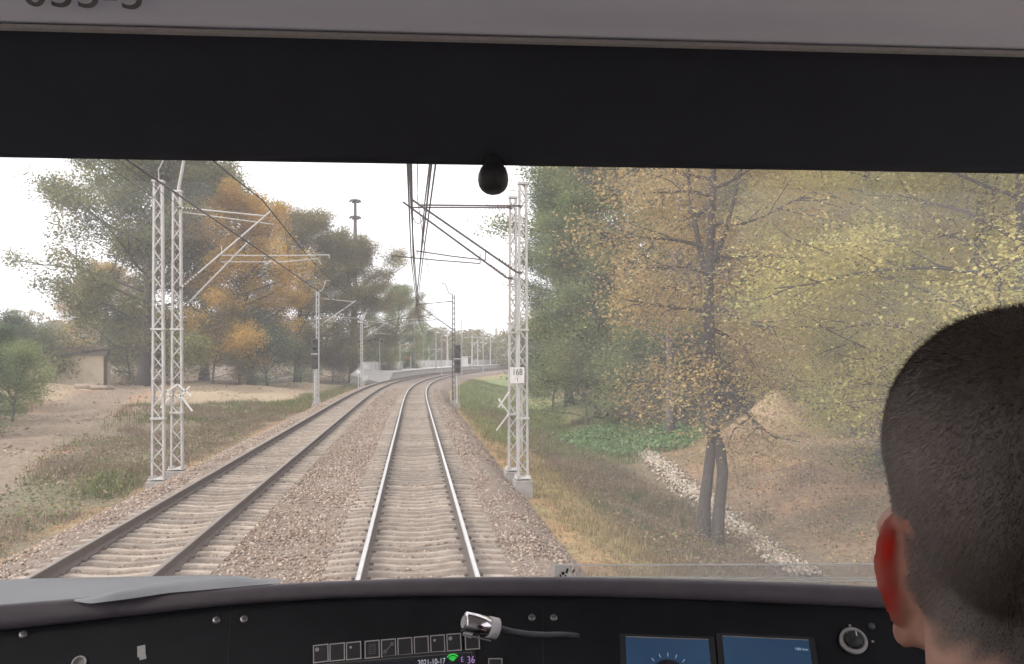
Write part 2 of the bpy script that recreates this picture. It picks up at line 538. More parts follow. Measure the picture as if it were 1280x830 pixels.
ny, nx = BX.shape
idx = np.arange(ny * nx).reshape(ny, nx)
Q = np.stack([idx[:-1, :-1], idx[:-1, 1:], idx[1:, 1:], idx[1:, :-1]], -1).reshape(-1, 4)
b = obj('ballast_bed', fast_mesh('ballast_bed', V, Q, M['ballast'], True))
tag(b, 'brown-grey ballast bed carrying both curving tracks', 'ballast', kind='structure')

def stone_mesh(name, pos, size, colr, mat):
    """each stone is a crooked octahedron"""
    n = len(pos)
    base = np.array([(1, 0, 0), (-1, 0, 0), (0, 1, 0), (0, -1, 0), (0, 0, 1), (0, 0, -1)], float)
    sc = rng.uniform(.6, 1.25, (n, 6, 1))
    v = base[None] * sc + rng.normal(0, .22, (n, 6, 3))
    a, c = rng.uniform(0, 6.28, n), rng.uniform(-.9, .9, n)
    ca, sa, cc, sc2 = np.cos(a), np.sin(a), np.cos(c), np.sin(c)
    x, y, z = v[..., 0], v[..., 1], v[..., 2] * .8
    y, z = y * cc[:, None] - z * sc2[:, None], y * sc2[:, None] + z * cc[:, None]
    x, y = x * ca[:, None] - y * sa[:, None], x * sa[:, None] + y * ca[:, None]
    v = np.stack([x, y, z], -1) * size[:, None, None] + pos[:, None, :]
    f = np.array([(0, 2, 4), (2, 1, 4), (1, 3, 4), (3, 0, 4), (2, 0, 5), (1, 2, 5), (3, 1, 5), (0, 3, 5)])
    fq = (f[None] + 6 * np.arange(n)[:, None, None]).reshape(-1, 3)
    return fast_mesh(name, v.reshape(-1, 3), fq, mat, False, {'Col': np.repeat(colr, 6, 0)})

def pick(cols, n, jit=.15):
    c = np.array(cols)[rng.integers(0, len(cols), n)]
    return c * rng.uniform(1 - jit, 1 + jit, (n, 1))

ps, pu, pr = [], [], []
for s0, s1, dens, r in ((6, 16, 330, .036), (16, 26, 230, .040), (26, 42, 110, .046), (42, 75, 34, .06)):
    n = int((s1 - s0) * 9.6 * dens)
    ps.append(rng.uniform(s0, s1, n))
    pu.append(rng.uniform(-7.0, 2.75, n))
    pr.append(r * rng.uniform(.55, 1.2, n))
ps, pu, pr = map(np.concatenate, (ps, pu, pr))
on_rail = (np.abs(np.abs(pu) - .7525) < .085) | (np.abs(np.abs(pu + 4.15) - .7525) < .085)
on_slp = (np.abs(((ps / .36) % 1) - .5) < .17) & ((np.abs(pu) < 1.32) | (np.abs(pu + 4.15) < 1.32))
keep = ~(on_rail & (rng.random(len(ps)) < .8)) & ~(on_slp & (rng.random(len(ps)) < .97))
keep &= ~(((np.abs(pu) < 1.3) | (np.abs(pu + 4.15) < 1.3)) & (rng.random(len(ps)) < .15))
ps, pu, pr = ps[keep], pu[keep], pr[keep]
X, Y, _ = C(ps, pu)
Z = np.interp(pu, bu, bz) + rng.uniform(-.015, .012, len(ps))
inside = (np.abs(pu) < 1.3) | (np.abs(pu + 4.15) < 1.3)
Z[inside] -= .008
cc = pick([(.31, .25, .205), (.25, .205, .175), (.37, .32, .275), (.19, .145, .12), (.31, .23, .175), (.45, .40, .35)], len(ps))
rd_ = np.minimum(np.abs(np.abs(pu) - .70), np.abs(np.abs(pu + 4.15) - .70))
dark = np.exp(-(rd_ / .16) ** 2)            # rust and brake dust close to the rails
cc = cc * (1 - .5 * dark[:, None]) * np.array([1.02, .955, .89])
cc = cc * (1 - .06 * inside[:, None])
o = obj('ballast_stones', stone_mesh('ballast_stones', np.stack([X, Y, Z], -1), pr, cc, M['stones']))
tag(o, 'loose crushed ballast stones between and beside the rails', 'ballast', kind='stuff')

# ------------------------------------------------------------------ tracks
def sleeper_mesh():
    mb = MB()
    xs = [-1.3, -1.0, -.5, -.28, 0, .28, .5, 1.0, 1.3]
    zt = [-.212, -.188, -.186, -.212, -.226, -.212, -.186, -.188, -.212]
    for i, x in enumerate(xs):
        w = .085 if abs(x) > .4 else .072
        n = 6
        mb.v += [(x, -w, -.40), (x, -w, zt[i] - .05), (x, -w * .72, zt[i]), (x, w * .72, zt[i]), (x, w, zt[i] - .05), (x, w, -.40)]
        if i:
            a, c = (i - 1) * 6, i * 6
            for k in range(5):
                mb.f.append((a + k, c + k, c + k + 1, a + k + 1))
                mb.m.append(0)
    mb.f += [(0, 1, 2, 3, 4, 5), tuple(48 + k for k in (5, 4, 3, 2, 1, 0))]
    mb.m += [0, 0]
    return mb.mesh('sleeper', M['sleeper'])
SLP = sleeper_mesh()

def rail_mesh(u, s0, s1, top_mat):
    prof = [(-.075, -.182), (-.075, -.170), (-.02, -.155), (-.0085, -.14), (-.0085, -.05), (-.036, -.038), (-.036, -.008), (-.026, 0.0), (.026, 0.0), (.036, -.008), (.036, -.038), (.0085, -.05), (.0085, -.14), (.02, -.155), (.075, -.170), (.075, -.182)]
    ss = axis([(s0, 50, 1.5), (50, s1, 1.0)])
    mb = MB()
    n = len(prof)
    for s in ss:
        for du, z in prof:
            x, y, _ = C(s, u + du)
            mb.v.append((float(x), float(y), z))
    for i in range(len(ss) - 1):
        for k in range(n - 1):
            mb.f.append((i * n + k, (i + 1) * n + k, (i + 1) * n + k + 1, i * n + k + 1))
            mb.m.append(1 if k == 7 or k in (6, 8) else 0)
    return mb.mesh('rail', [M['rail_side'], top_mat])

for u0, lab, top in ((0.0, 'railway track straight ahead with bright polished rails and concrete sleepers', M['rail_top']),
                     (-4.15, 'left-hand railway track with dull brown rails and concrete sleepers', M['rail_top_dull'])):
    t = thing('railway_track', lab, 'railway track', (0, 0, 0), 0, 'tracks of the line')
    t['kind'] = 'structure'
    for sd in (-1, 1):
        obj('rail', rail_mesh(u0 + sd * .7525, -8, 300, top), t)
    far = MB()
    clips = MB()
    for i in range(0, 480):
        s = .18 + .36 * i
        x, y, th = C(s, u0)
        if s < 85:
            o = obj('sleeper', SLP, t)
            o.location = (x, y, random.uniform(-.006, .004))
            o.rotation_euler = (0, random.uniform(-.004, .004), -th + random.uniform(-.008, .008))
        else:
            far.box((x, y, -.25), (2.6, .15, .12), (0, 0, -th))
        if s < 40 and i % 2 == 0:
            for du in (-.7525, .7525):
                for e in (-1, 1):
                    cx, cy, _ = C(s, u0 + du + e * .095)
                    clips.box((cx, cy, -.168), (.06, .08, .03), (0, 0, -th))
    tag(far.build('distant_sleepers', M['sleeper'], t), None, kind='stuff')
    tag(clips.build('rail_fastenings', M['rail_side'], t), None, kind='stuff')

# ------------------------------------------------------------------ scattered plants
def blades(X, Y, h, w, cols, per=6, spread=.12, lean=.5, jit=.2, zoff=-.03):
    """tufts of thin tapering blades; returns V, F(tris), colours"""
    n = len(X)
    Z = TZ(X, Y) + zoff
    X, Y, Z, h = (np.repeat(a, per) for a in (X, Y, Z, h))
    m = n * per
    X = X + rng.normal(0, spread, m)
    Y = Y + rng.normal(0, spread, m)
    h = h * rng.uniform(.5, 1.15, m)
    a = rng.uniform(0, 6.283, m)
    ln = np.abs(rng.normal(0, lean, m)) * h
    la = rng.uniform(0, 6.283, m)
    w = w * rng.uniform(.6, 1.3, m)
    dx, dy = np.cos(a) * w, np.sin(a) * w
    tx, ty = X + np.cos(la) * ln, Y + np.sin(la) * ln
    mx, my = X + np.cos(la) * ln * .35, Y + np.sin(la) * ln * .35
    V = np.stack([np.stack([X - dx, Y - dy, Z], -1), np.stack([X + dx, Y + dy, Z], -1),
                  np.stack([mx + dx * .8, my + dy * .8, Z + h * .6], -1), np.stack([mx - dx * .8, my - dy * .8, Z + h * .6], -1),
                  np.stack([tx, ty, Z + h], -1)], 1)
    base = 5 * np.arange(m)[:, None]
    Ft = np.concatenate([base + np.array([0, 1, 2]), base + np.array([0, 2, 3]), base + np.array([3, 2, 4])])
    c = np.repeat(pick(cols, n, jit), per, 0) * rng.uniform(.8, 1.2, (m, 1))
    return V.reshape(-1, 3), Ft, np.repeat(c, 5, 0)

def leafy(X, Y, Z, size, cols, jit=.2, flat=.5):
    """loose four-cornered leaves, each folded along its rib"""
    n = len(X)
    a = rng.uniform(0, 6.283, n)
    d = np.stack([np.cos(a), np.sin(a), rng.normal(0, flat, n)], -1)
    d /= np.linalg.norm(d, axis=1)[:, None]
    e = np.cross(d, np.stack([rng.normal(0, flat, n), rng.normal(0, flat, n), np.ones(n)], -1))
    e /= np.linalg.norm(e, axis=1)[:, None]
    s = size * rng.uniform(.6, 1.3, n)
    p = np.stack([X, Y, Z], -1)
    nrm = np.cross(d, e)
    V = np.stack([p - d * s[:, None], p + e * (s * .55)[:, None] + nrm * (s * .2)[:, None], p + d * s[:, None], p - e * (s * .55)[:, None] + nrm * (s * .2)[:, None]], 1)
    base = 4 * np.arange(n)[:, None]
    Ft = np.concatenate([base + np.array([0, 1, 2]), base + np.array([0, 2, 3])])
    return V.reshape(-1, 3), Ft, np.repeat(pick(cols, n, jit), 4, 0)

def merge(parts):
    Vs, Fs, Cs, o = [], [], [], 0
    for v, f, c in parts:
        Vs.append(v)
        Fs.append(f + o)
        Cs.append(c)
        o += len(v)
    return np.concatenate(Vs), np.concatenate(Fs), np.concatenate(Cs)

def stuff(name, label, cat, parts, mat):
    v, f, c = merge(parts)
    o = obj(name, fast_mesh(name, v, f, mat, False, {'Col': c}))
    return tag(o, label, cat, kind='stuff')

def strip(n, s0, s1, u0, u1, bias=1.0):
    s = s0 + (s1 - s0) * rng.random(n) ** bias
    u = rng.uniform(u0, u1, n)
    x, y, _ = C(s, u)
    return x, y, s, u

DRY = [(.34, .27, .14), (.28, .21, .11), (.40, .31, .16), (.24, .19, .09), (.20, .19, .08)]
GRN = [(.13, .165, .06), (.18, .205, .08), (.11, .14, .055), (.23, .23, .10)]
WEED = [(.22, .165, .125), (.27, .195, .145), (.18, .14, .105), (.32, .235, .175), (.21, .19, .11)]
# right: yellow verge, brown weeds on the slope, green bank
x, y, s, u = strip(5200, 9, 60, 2.75, 5.4, 1.3)
k = rng.random(len(x)) < (.25 + .9 * sm(u, 2.7, 3.6)) * (.35 + .65 * sm(s, 11, 14))
x, y, s, u = x[k], y[k], s[k], u[k]
v1 = blades(x, y, np.full(len(x), .17) * (.6 + vnoise(x, y, 1.5, 41)), .007, DRY, 7, .10)
x, y, s, u = strip(4600, 10, 55, 4.6, 8.8, 1.2)
k = vnoise(x, y, 1.6, 52) > .3
x, y = x[k], y[k]
pt_ = vnoise(x, y, 2.6, 53)
a = pt_ > .62
v2 = blades(x[~a], y[~a], .12 + .75 * vnoise(x[~a], y[~a], 1.1, 42) ** 2, .008, WEED + DRY[:2], 7, .16)
v2b = blades(x[a], y[a], .12 + .5 * vnoise(x[a], y[a], 1.1, 42) ** 2, .009, GRN + WEED[:2], 7, .16)
nl = 5
xx, yy = np.repeat(x, nl) + rng.normal(0, .15, len(x) * nl), np.repeat(y, nl) + rng.normal(0, .15, len(x) * nl)
v2c = leafy(xx, yy, TZ(xx, yy) + rng.random(len(xx)) ** 1.6 * .5, .04, WEED + GRN + [(.36, .24, .14)], flat=.8)
x, y, s, u = strip(7000, 33, 125, 3.2, 10.5, 1.2)
v3 = blades(x, y, .16 + .30 * vnoise(x, y, 2.2, 43), .014, GRN + [(.22, .31, .09), (.19, .28, .09), (.25, .33, .11), (.32, .29, .14)], 6, .22)
stuff('verge_grass', 'dry yellow and green grass on the bank right of the track', 'grass', [v1, v2, v2b, v2c, v3], M['plants'])
# left: weeds between track and dirt road
x, y, s, u = strip(9000, 9, 60, -15, -7.2, 1.25)
k = (road_dist(x, y) > 2.9) & (rng.random(len(x)) < .35 + .65 * sm(-u, 7.2, 8.4))
x, y, u = x[k], y[k], u[k]
kp = vnoise(x, y, 2.0, 62) > .30
x, y, u = x[kp], y[kp], u[kp]
hh = (.10 + .60 * vnoise(x, y, 2.4, 44) ** 1.5) * sm(-u, 6.8, 8.6)
gn = vnoise(x, y, 3.2, 45) + vnoise(x, y, .9, 46) * .25
a = gn > .80
w1 = blades(x[~a], y[~a], hh[~a], .009, WEED + [(.27, .20, .11)], 7, .18)
w2 = blades(x[a], y[a], hh[a] * .9, .012, GRN + [(.22, .22, .09)], 7, .18)
x, y, s, u = strip(2600, 52, 100, -10.5, -7.4)
w3 = blades(x, y, .2 + .35 * vnoise(x, y, 3, 47), .02, GRN + DRY[:2], 5, .3)
x, y = rng.uniform(-34, -13, 4200), rng.uniform(24, 60, 4200)
k = (road_dist(x, y) > 3.0) & (vnoise(x, y, 4, 51) > .35)
x, y = x[k], y[k]
w4 = blades(x, y, .15 + .4 * vnoise(x, y, 3, 48), .015, GRN + WEED[:3], 6, .25)
x, y, s, u = strip(1500, 9, 50, -12.5, -7.6)
nl = 9
xx, yy = np.repeat(x, nl) + rng.normal(0, .14, len(x) * nl), np.repeat(y, nl) + rng.normal(0, .14, len(x) * nl)
kk = road_dist(xx, yy) > 2.6
xx, yy = xx[kk], yy[kk]
w5 = leafy(xx, yy, TZ(xx, yy) + rng.uniform(.03, .5, len(xx)), .05, GRN + WEED, flat=.8)
stuff('trackside_weeds', 'brown dry weeds and green plants between dirt road and left track', 'weeds', [w1, w2, w3, w4, w5], M['plants'])
# leaf litter under the trees on the right
x, y, s, u = strip(34000, 10, 62, 9.4, 26, 1.5)
l1 = leafy(x, y, TZ(x, y) + .015, .065, [(.50, .29, .13), (.38, .22, .11), (.58, .38, .18), (.26, .16, .09), (.52, .41, .20), (.22, .17, .10)], flat=.3)
x, y, s, u = strip(5000, 9, 45, 2.7, 9.5, 1.3)
l2 = leafy(x, y, TZ(x, y) + .02, .045, [(.48, .27, .12), (.42, .31, .15), (.36, .20, .10)], flat=.25)
x, y, s, u = strip(2600, 9, 45, -9.5, -6.9, 1.3)
l3 = leafy(x, y, TZ(x, y) + .02, .045, [(.48, .27, .12), (.42, .31, .15)], flat=.25)
x, y = rng.uniform(-30, -9, 9000), 8 + 80 * rng.random(9000) ** 1.3
k = road_dist(x, y) < 4.5
nst = 5200
sx_, sy_ = rng.uniform(-34, -9, nst), 8 + 88 * rng.random(nst) ** 1.2
kk = ((road_dist(sx_, sy_) < 5.5) | (sy_ > 58)) & (vnoise(sx_, sy_, 2.0, 61) > .35)
sx_, sy_ = sx_[kk], sy_[kk]
o = obj('earth_clods', stone_mesh('earth_clods', np.stack([sx_, sy_, TZ(sx_, sy_) + .01], -1), rng.uniform(.03, .13, len(sx_)) ** 1.0, pick([(.30, .21, .15), (.24, .17, .12), (.36, .26, .18), (.42, .33, .24)], len(sx_)), M['rubble']))
tag(o, 'clods and stones strewn over the dirt road and clearing', 'stones', kind='stuff')
l4 = leafy(x[k], y[k], TZ(x[k], y[k]) + .02, .05, [(.30, .21, .15), (.22, .16, .12), (.38, .28, .19), (.34, .20, .12)], flat=.35)
stuff('leaf_litter', 'fallen orange and brown leaves on the forest floor', 'leaves', [l1, l2, l3, l4], M['plants'])
# green ground cover beyond the ditch
c = P(772, 548, 44)
n = 9000
ang, rr = rng.uniform(0, 6.283, n), np.sqrt(rng.random(n))
x, y = c.x + np.cos(ang) * rr * 3.4 + rng.normal(0, .3, n), c.y - 1.5 + np.sin(ang) * rr * 7 + rng.normal(0, .3, n)
z = TZ(x, y) + rng.random(n) * (.25 + .5 * vnoise(x, y, 1.5, 49))
g1 = leafy(x, y, z, .10, [(.14, .25, .09), (.19, .31, .12), (.11, .19, .075), (.24, .34, .15)], flat=.6)
n = 3500
x, y = rng.normal(16.5, 1.0, n), rng.normal(23, 1.9, n)
g2 = leafy(x, y, TZ(x, y) + rng.random(n) * .45, .06, [(.10, .15, .05), (.14, .19, .07), (.20, .22, .08)], flat=.6)
gp = []
for i in range(70):
    s0, u0 = 13 + 40 * random.random() ** 1.2, random.uniform(10.2, 23)
    cx, cy, _ = C(s0, u0)
    n = random.randint(60, 160)
    x, y = rng.normal(cx, random.uniform(.25, .6), n), rng.normal(cy, random.uniform(.3, .8), n)
    gp.append(leafy(x, y, TZ(x, y) + rng.random(n) * random.uniform(.1, .5), .055, random.choice([GRN, GRN, WEED, [(.40, .27, .13), (.30, .22, .10)]]), flat=.7))
    gp.append(blades(x[:25], y[:25], np.full(25, random.uniform(.2, .6)), .006, WEED, 4, .1))
stuff('ground_cover', 'bright green low ground cover on the bank beyond the ditch', 'ground cover', [g1, g2] + gp, M['plants'])
# pale stone ditch lining
q = [G for G in ((800, 572), (850, 604), (905, 640), (970, 690), (1010, 716))]
line = []
for px, py in q:
    d = (EYE + 2.02) * F / (py - HZ)
    line.append(P(px, py, d))
n = 3400
t = rng.random(n) ** 0.75 * (len(line) - 1)
t = (len(line) - 1) - t
i = np.clip(t.astype(int), 0, len(line) - 2)
fr = t - i
lx, ly = np.array([p.x for p in line]), np.array([p.y for p in line])
off = rng.normal(0, .22, n)
off = np.clip(off, -.55, .55)
x = lx[i] * (1 - fr) + lx[i + 1] * fr + off
y = ly[i] * (1 - fr) + ly[i + 1] * fr
z = TZ(x, y) + .02 + .08 * (1 - (off / .6) ** 2)
o = obj('ditch_stones', stone_mesh('ditch_stones', np.stack([x, y, z], -1), rng.uniform(.025, .085, n), pick([(.52, .45, .36), (.42, .35, .28), (.60, .54, .46), (.30, .24, .18)], n), M['rubble']))
tag(o, 'strip of pale stones lining the drainage ditch on the right', 'stones', kind='stuff')
# ------------------------------------------------------------------ trees
def leaf_cloud(P0, n_per, sigma, size, horiz=.6, droop=0.0):
    """leaves scattered round every point of P0"""
    n = len(P0) * n_per
    p = np.repeat(P0, n_per, 0) + rng.normal(0, 1, (n, 3)) * np.array([sigma, sigma, sigma * .7])
    if droop:
        p[:, 2] -= np.abs(rng.normal(0, droop, n))
    a = rng.uniform(0, 6.283, n)
    d = np.stack([np.cos(a), np.sin(a), rng.normal(-.15, horiz, n)], -1)
    d /= np.linalg.norm(d, axis=1)[:, None]
    up = np.stack([rng.normal(0, horiz, n), rng.normal(0, horiz, n), np.ones(n)], -1)
    e = np.cross(d, up)
    e /= np.linalg.norm(e, axis=1)[:, None] + 1e-9
    s = (size * rng.uniform(.55, 1.3, n))[:, None]
    nr = np.cross(e, d)
    V = np.stack([p - d * s * .5, p + e * s * .33 + nr * s * .12, p + d * s * .5, p - e * s * .33 + nr * s * .12], 1)
    base = 4 * np.arange(n)[:, None]
    r = np.repeat(np.clip(np.repeat(rng.random(len(P0)), n_per) * .5 + rng.random(n) * .5, 0, 1), 4)
    return V.reshape(-1, 3), base + np.array([0, 1, 2, 3]), r

def wander(p, d, L, n, curl, up):
    pts = [p.copy()]
    for _ in range(n):
        d = d + np.array([random.gauss(0, curl), random.gauss(0, curl), random.gauss(0, curl) + up])
        d = d / np.linalg.norm(d)
        p = p + d * (L / n)
        pts.append(p.copy())
    return pts, d

def make_tree(H, trunk_h, R, r0, n_limb, env, leaf_n, leaf_size, sigma=.38, elev=(.2, .9), stems=1, droop=0., n_sub=6, n_twig=5, lean=0., thin=1.0, path=None, extra=()):
    """returns trunk mesh and crown mesh; env(t) = crown radius factor at height fraction t of the crown"""
    mb = MB()
    tips = []
    for st in range(stems):
        sp = .0 if stems == 1 else .16
        a0 = st * math.pi + .25
        base = np.array([math.cos(a0) * sp, math.sin(a0) * sp, -.25])
        tp, _ = wander(base, np.array([lean + .05 * math.cos(a0), .05 * math.sin(a0), 1.0]), H * (.97 - .12 * st), 12, .045, .06)
        rr = [r0 * (1 - i / 12.5) ** .8 * (1.0 if stems == 1 else .75) + .02 for i in range(13)]
        rr[0] *= 1.45
        if path:
            tp, rr = [np.array(q[:3]) for q in path], [q[3] for q in path]
            for ex in extra:
                mb.tube([q[:3] for q in ex], [q[3] for q in ex], 12)
        mb.tube(tp, rr, 12)
        hs = np.array([p[2] for p in tp])
        nl = n_limb // stems
        for i in range(nl):
            t = ((i + random.random()) / nl) ** .85
            z = trunk_h + (H * .96 - trunk_h) * t
            x, y = np.interp(z, hs, [p[0] for p in tp]), np.interp(z, hs, [p[1] for p in tp])
            az = i * 2.39996 + random.uniform(-.5, .5) + st * 1.3
            el = elev[0] + (elev[1] - elev[0]) * t + random.uniform(-.2, .2)
            L = R * env(t) * random.uniform(.75, 1.15) + .3
            d = np.array([math.cos(az) * math.cos(el), math.sin(az) * math.cos(el), math.sin(el)])
            pts, _ = wander(np.array([x, y, z]), d, L, 6, .11, .02 - droop * .1)
            rl = max(.018, r0 * .34 * (1 - t * .7))
            mb.tube(pts, [rl * (1 - k / 7) + .008 for k in range(7)], 6, cap=False)
            P3 = np.array(pts)
            for j in range(n_sub):
                f = .25 + .75 * (j + random.random()) / n_sub
                q = P3[0] + 0.0
                k = min(int(f * 6), 5)
                q = P3[k] + (P3[k + 1] - P3[k]) * (f * 6 - k)
                dd = d + np.array([random.gauss(0, .75), random.gauss(0, .75), random.gauss(.05, .5)])
                dd /= np.linalg.norm(dd)
                L2 = (L * .42 * (1.2 - f * .6) + .25) * random.uniform(.6, 1.2)
                p2, _ = wander(q, dd, L2, 4, .16, -droop * .15)
                mb.tube(p2, [rl * .4 * (1 - m / 5) + .005 for m in range(5)], 4, cap=False)
                Q3 = np.array(p2)
                for m in range(n_twig):
                    f2 = .3 + .7 * random.random()
                    k2 = min(int(f2 * 4), 3)
                    qq = Q3[k2] + (Q3[k2 + 1] - Q3[k2]) * (f2 * 4 - k2)
                    if random.random() < thin:
                        tips.append(qq + np.array([random.gauss(0, .28), random.gauss(0, .28), random.gauss(0, .22)]) * max(1, L2 * .6))
    trunk = mb.mesh('trunk', M['bark'], True)
    Pt = np.array(tips)
    npr = max(3, int(leaf_n / len(Pt)))
    V, Fq, r = leaf_cloud(Pt, npr, sigma, leaf_size, .6, droop)
    crown = fast_mesh('crown', V, Fq, M['lf_olive'], False, {'rnd': r})
    return trunk, crown

round_env = lambda t: math.sqrt(max(.05, 1 - (1.75 * (t - .42)) ** 2))
cone_env = lambda t: 1.02 - .9 * t
wide_env = lambda t: math.sqrt(max(.08, 1 - (1.55 * (t - .35)) ** 2))
shrub_env = lambda t: math.sqrt(max(.1, 1 - (1.4 * (t - .25)) ** 2))

ARCH = {
    'oak': make_tree(18, 2.2, 8.2, .42, 36, wide_env, 130000, .20, .5, (-.05, 1.1), n_sub=7),
    'broad': make_tree(16, 1.4, 6.0, .34, 34, round_env, 95000, .16, .46, (-.1, 1.0)),
    'tall': make_tree(20, 1.5, 4.6, .34, 44, cone_env, 90000, .16, .42, (-.1, .9)),
    'near_lime': make_tree(17, 3.9, 2.5, .19, 34, round_env, 50000, .10, .33, (-.3, .8), droop=.25,
                           path=[(.05, 0, 2.7, .15), (.03, 0, 3.1, .20), (-.02, .02, 4.2, .17), (-.05, .05, 5.8, .15), (-.06, .02, 7.4, .125), (.03, 0, 8.9, .10), (.10, .1, 11, .075), (.05, .1, 14, .045), (.1, .1, 16.6, .015)],
                           extra=([(-.26, .05, -.4, .33), (-.21, .04, .08, .215), (-.17, .03, 1.05, .165), (-.07, .02, 1.9, .145), (.02, 0, 2.74, .135), (.03, 0, 3.2, .12), (.0, 0, 3.8, .04)],
                                  [(.13, -.08, -.4, .29), (.13, -.07, .08, .185), (.21, -.08, 1.05, .155), (.29, -.08, 1.9, .15), (.23, -.06, 2.5, .15), (.11, -.03, 2.95, .14), (.05, 0, 3.35, .12), (.0, 0, 3.9, .05)],
                                  [(-.05, .02, 6.8, .09), (-.30, .1, 8.0, .075), (-.55, .2, 9.6, .06), (-.8, .3, 12.5, .03)],
                                  [(-.06, .02, 7.2, .08), (.35, -.2, 8.4, .06), (.7, -.4, 10.0, .045), (1.0, -.5, 12.0, .02)])),
    'near_beech': make_tree(15, 2.2, 5.0, .21, 36, wide_env, 140000, .092, .42, (-.15, .8), droop=.15),
    'near_maple': make_tree(13, 1.6, 4.2, .16, 34, round_env, 120000, .092, .40, (-.05, .9)),
    'shrub': make_tree(3.2, .15, 2.0, .06, 18, shrub_env, 16000, .10, .28, (.2, 1.1), n_sub=5, n_twig=4),
    'fir': make_tree(13, .5, 3.4, .2, 40, cone_env, 30000, .20, .30, (-.25, .25), n_twig=4),
    'bare': make_tree(17, 4, 3.6, .22, 26, round_env, 9000, .10, .4, (.3, 1.1), thin=.6),
}

def tree(kind, px, d, leaf, scale, label, cat='tree', name='autumn_tree', group=None, rot=None, bark='bark', zs=None, ground=None):
    w = P(px, 500, d)
    r = random.uniform(0, 6.28) if rot is None else rot
    t = thing(name, label, cat, (w.x, w.y, tz(w.x, w.y) if ground is None else ground), r, group)
    t.scale = (scale, scale, zs or scale)
    for nm, me, mt in (('trunk', ARCH[kind][0], M[bark]), ('crown', ARCH[kind][1], M[leaf])):
        o = obj(nm, me, t)
        o.material_slots[0].link = 'OBJECT'
        o.material_slots[0].material = mt
    return t

# left side
tree('oak', 178, 86, 'lf_oak', 1.5, 'tallest dark green oak behind the left twin lattice masts', name='oak_tree', bark='bark_dark', rot=.6)
tree('broad', 315, 88, 'lf_orange', 1.30, 'orange-yellow autumn tree right of the left twin masts', rot=2.0)
tree('broad', 255, 100, 'lf_oak', 1.6, 'dark green tree showing above the orange tree, behind the masts', name='green_tree', bark='bark_dark')
tree('broad', 372, 106, 'lf_olive', 1.4, 'dark olive tree with brownish top right of the orange tree', name='olive_tree', bark='bark_dark', rot=1.0)
tree('oak', 440, 115, 'lf_olive', 1.05, 'large olive tree with thick dark trunk beside the far platform end', name='oak_tree', bark='bark_dark', rot=4.0)
tree('broad', 492, 135, 'lf_green', .95, 'green tree above the platform wall, left of the portal leg', name='green_tree', bark='bark_dark')
tree('broad', 122, 104, 'lf_ochre', .9, 'low ochre tree left behind the big oak, over the pale hut', rot=.3)
tree('tall', 538, 178, 'lf_green', .48, 'small pointed green tree far beyond the platform', name='green_tree')
tree('fir', -40, 46, 'lf_fir', .66, 'dark green conifer at the left edge of the view', name='conifer_tree', rot=1.2)
tree('fir', 14, 52, 'lf_fir', .42, 'smaller green conifer between left edge and pale hut', name='conifer_tree', rot=3.0)
# right side, nearest first
tree('near_lime', 889, 20.4, 'lf_ochre', .98, 'slender tree with twin dark trunk and drooping rusty leaves by the ditch', name='twin_trunk_tree', rot=-YAW, bark='bark_dark')
tree('near_beech', 1105, 27, 'lf_lime', 1.0, 'yellow-green tree right of the sand mound, in front of the wood', rot=.4, bark='bark_dark')
tree('near_maple', 1300, 16, 'lf_lime', 1.0, 'pale yellow-green tree nearest the right edge, above the driver', rot=1.9, bark='bark_dark')
tree('near_beech', 1220, 22, 'lf_lime', .95, 'yellow-green tree just left of the one nearest the right edge', rot=3.3, bark='bark_dark')
tree('near_maple', 985, 46, 'lf_yellow', 1.6, 'bright yellow tree behind the sand mound', rot=5.0, bark='bark_dark')
tree('tall', 752, 54, 'lf_green', 1.15, 'tall green tree at the left end of the right-hand wood', name='green_tree', rot=.9, bark='bark_dark')
tree('tall', 712, 66, 'lf_fir', 1.05, 'dark green tree peeping out left behind the tall green tree', name='green_tree', rot=2.2, bark='bark_dark')
tree('bare', 838, 40, 'lf_brown', 1.0, 'half-bare tree with greyish twigs left of the twin-trunk tree', name='half_bare_tree', rot=.2)
tree('broad', 905, 48, 'lf_green', 1.1, 'green tree deep in the wood behind the twin-trunk tree', name='green_tree', rot=1.0, bark='bark_dark')
tree('broad', 1030, 46, 'lf_ochre', 1.1, 'brownish tree deep in the wood behind the sand mound', rot=2.7, bark='bark_dark')
tree('tall', 1160, 40, 'lf_olive', .9, 'olive tree deep in the wood right of the mound', name='olive_tree', rot=4.4, bark='bark_dark')
tree('broad', 1290, 36, 'lf_ochre', 1.0, 'ochre tree deep in the wood at the right edge', rot=1.4, bark='bark_dark')
tree('near_beech', 1060, 48, 'lf_olive', 1.4, 'olive tree standing right behind the sand mound', name='olive_tree', rot=.8, bark='bark_dark')
tree('near_maple', 925, 47, 'lf_ochre', 1.5, 'ochre tree in the wood behind the twin-trunk tree', rot=3.9, bark='bark_dark')
tree('broad', 1190, 52, 'lf_yellow', 1.15, 'yellow tree deep in the wood behind the driver', rot=5.2, bark='bark_dark')
tree('broad', 800, 60, 'lf_green', 1.35, 'broad green tree right behind the tall green tree', name='green_tree', rot=2.9, bark='bark_dark')
tree('tall', 850, 52, 'lf_olive', 1.1, 'tall olive tree behind the half-bare tree', name='olive_tree', rot=3.5, bark='bark_dark')
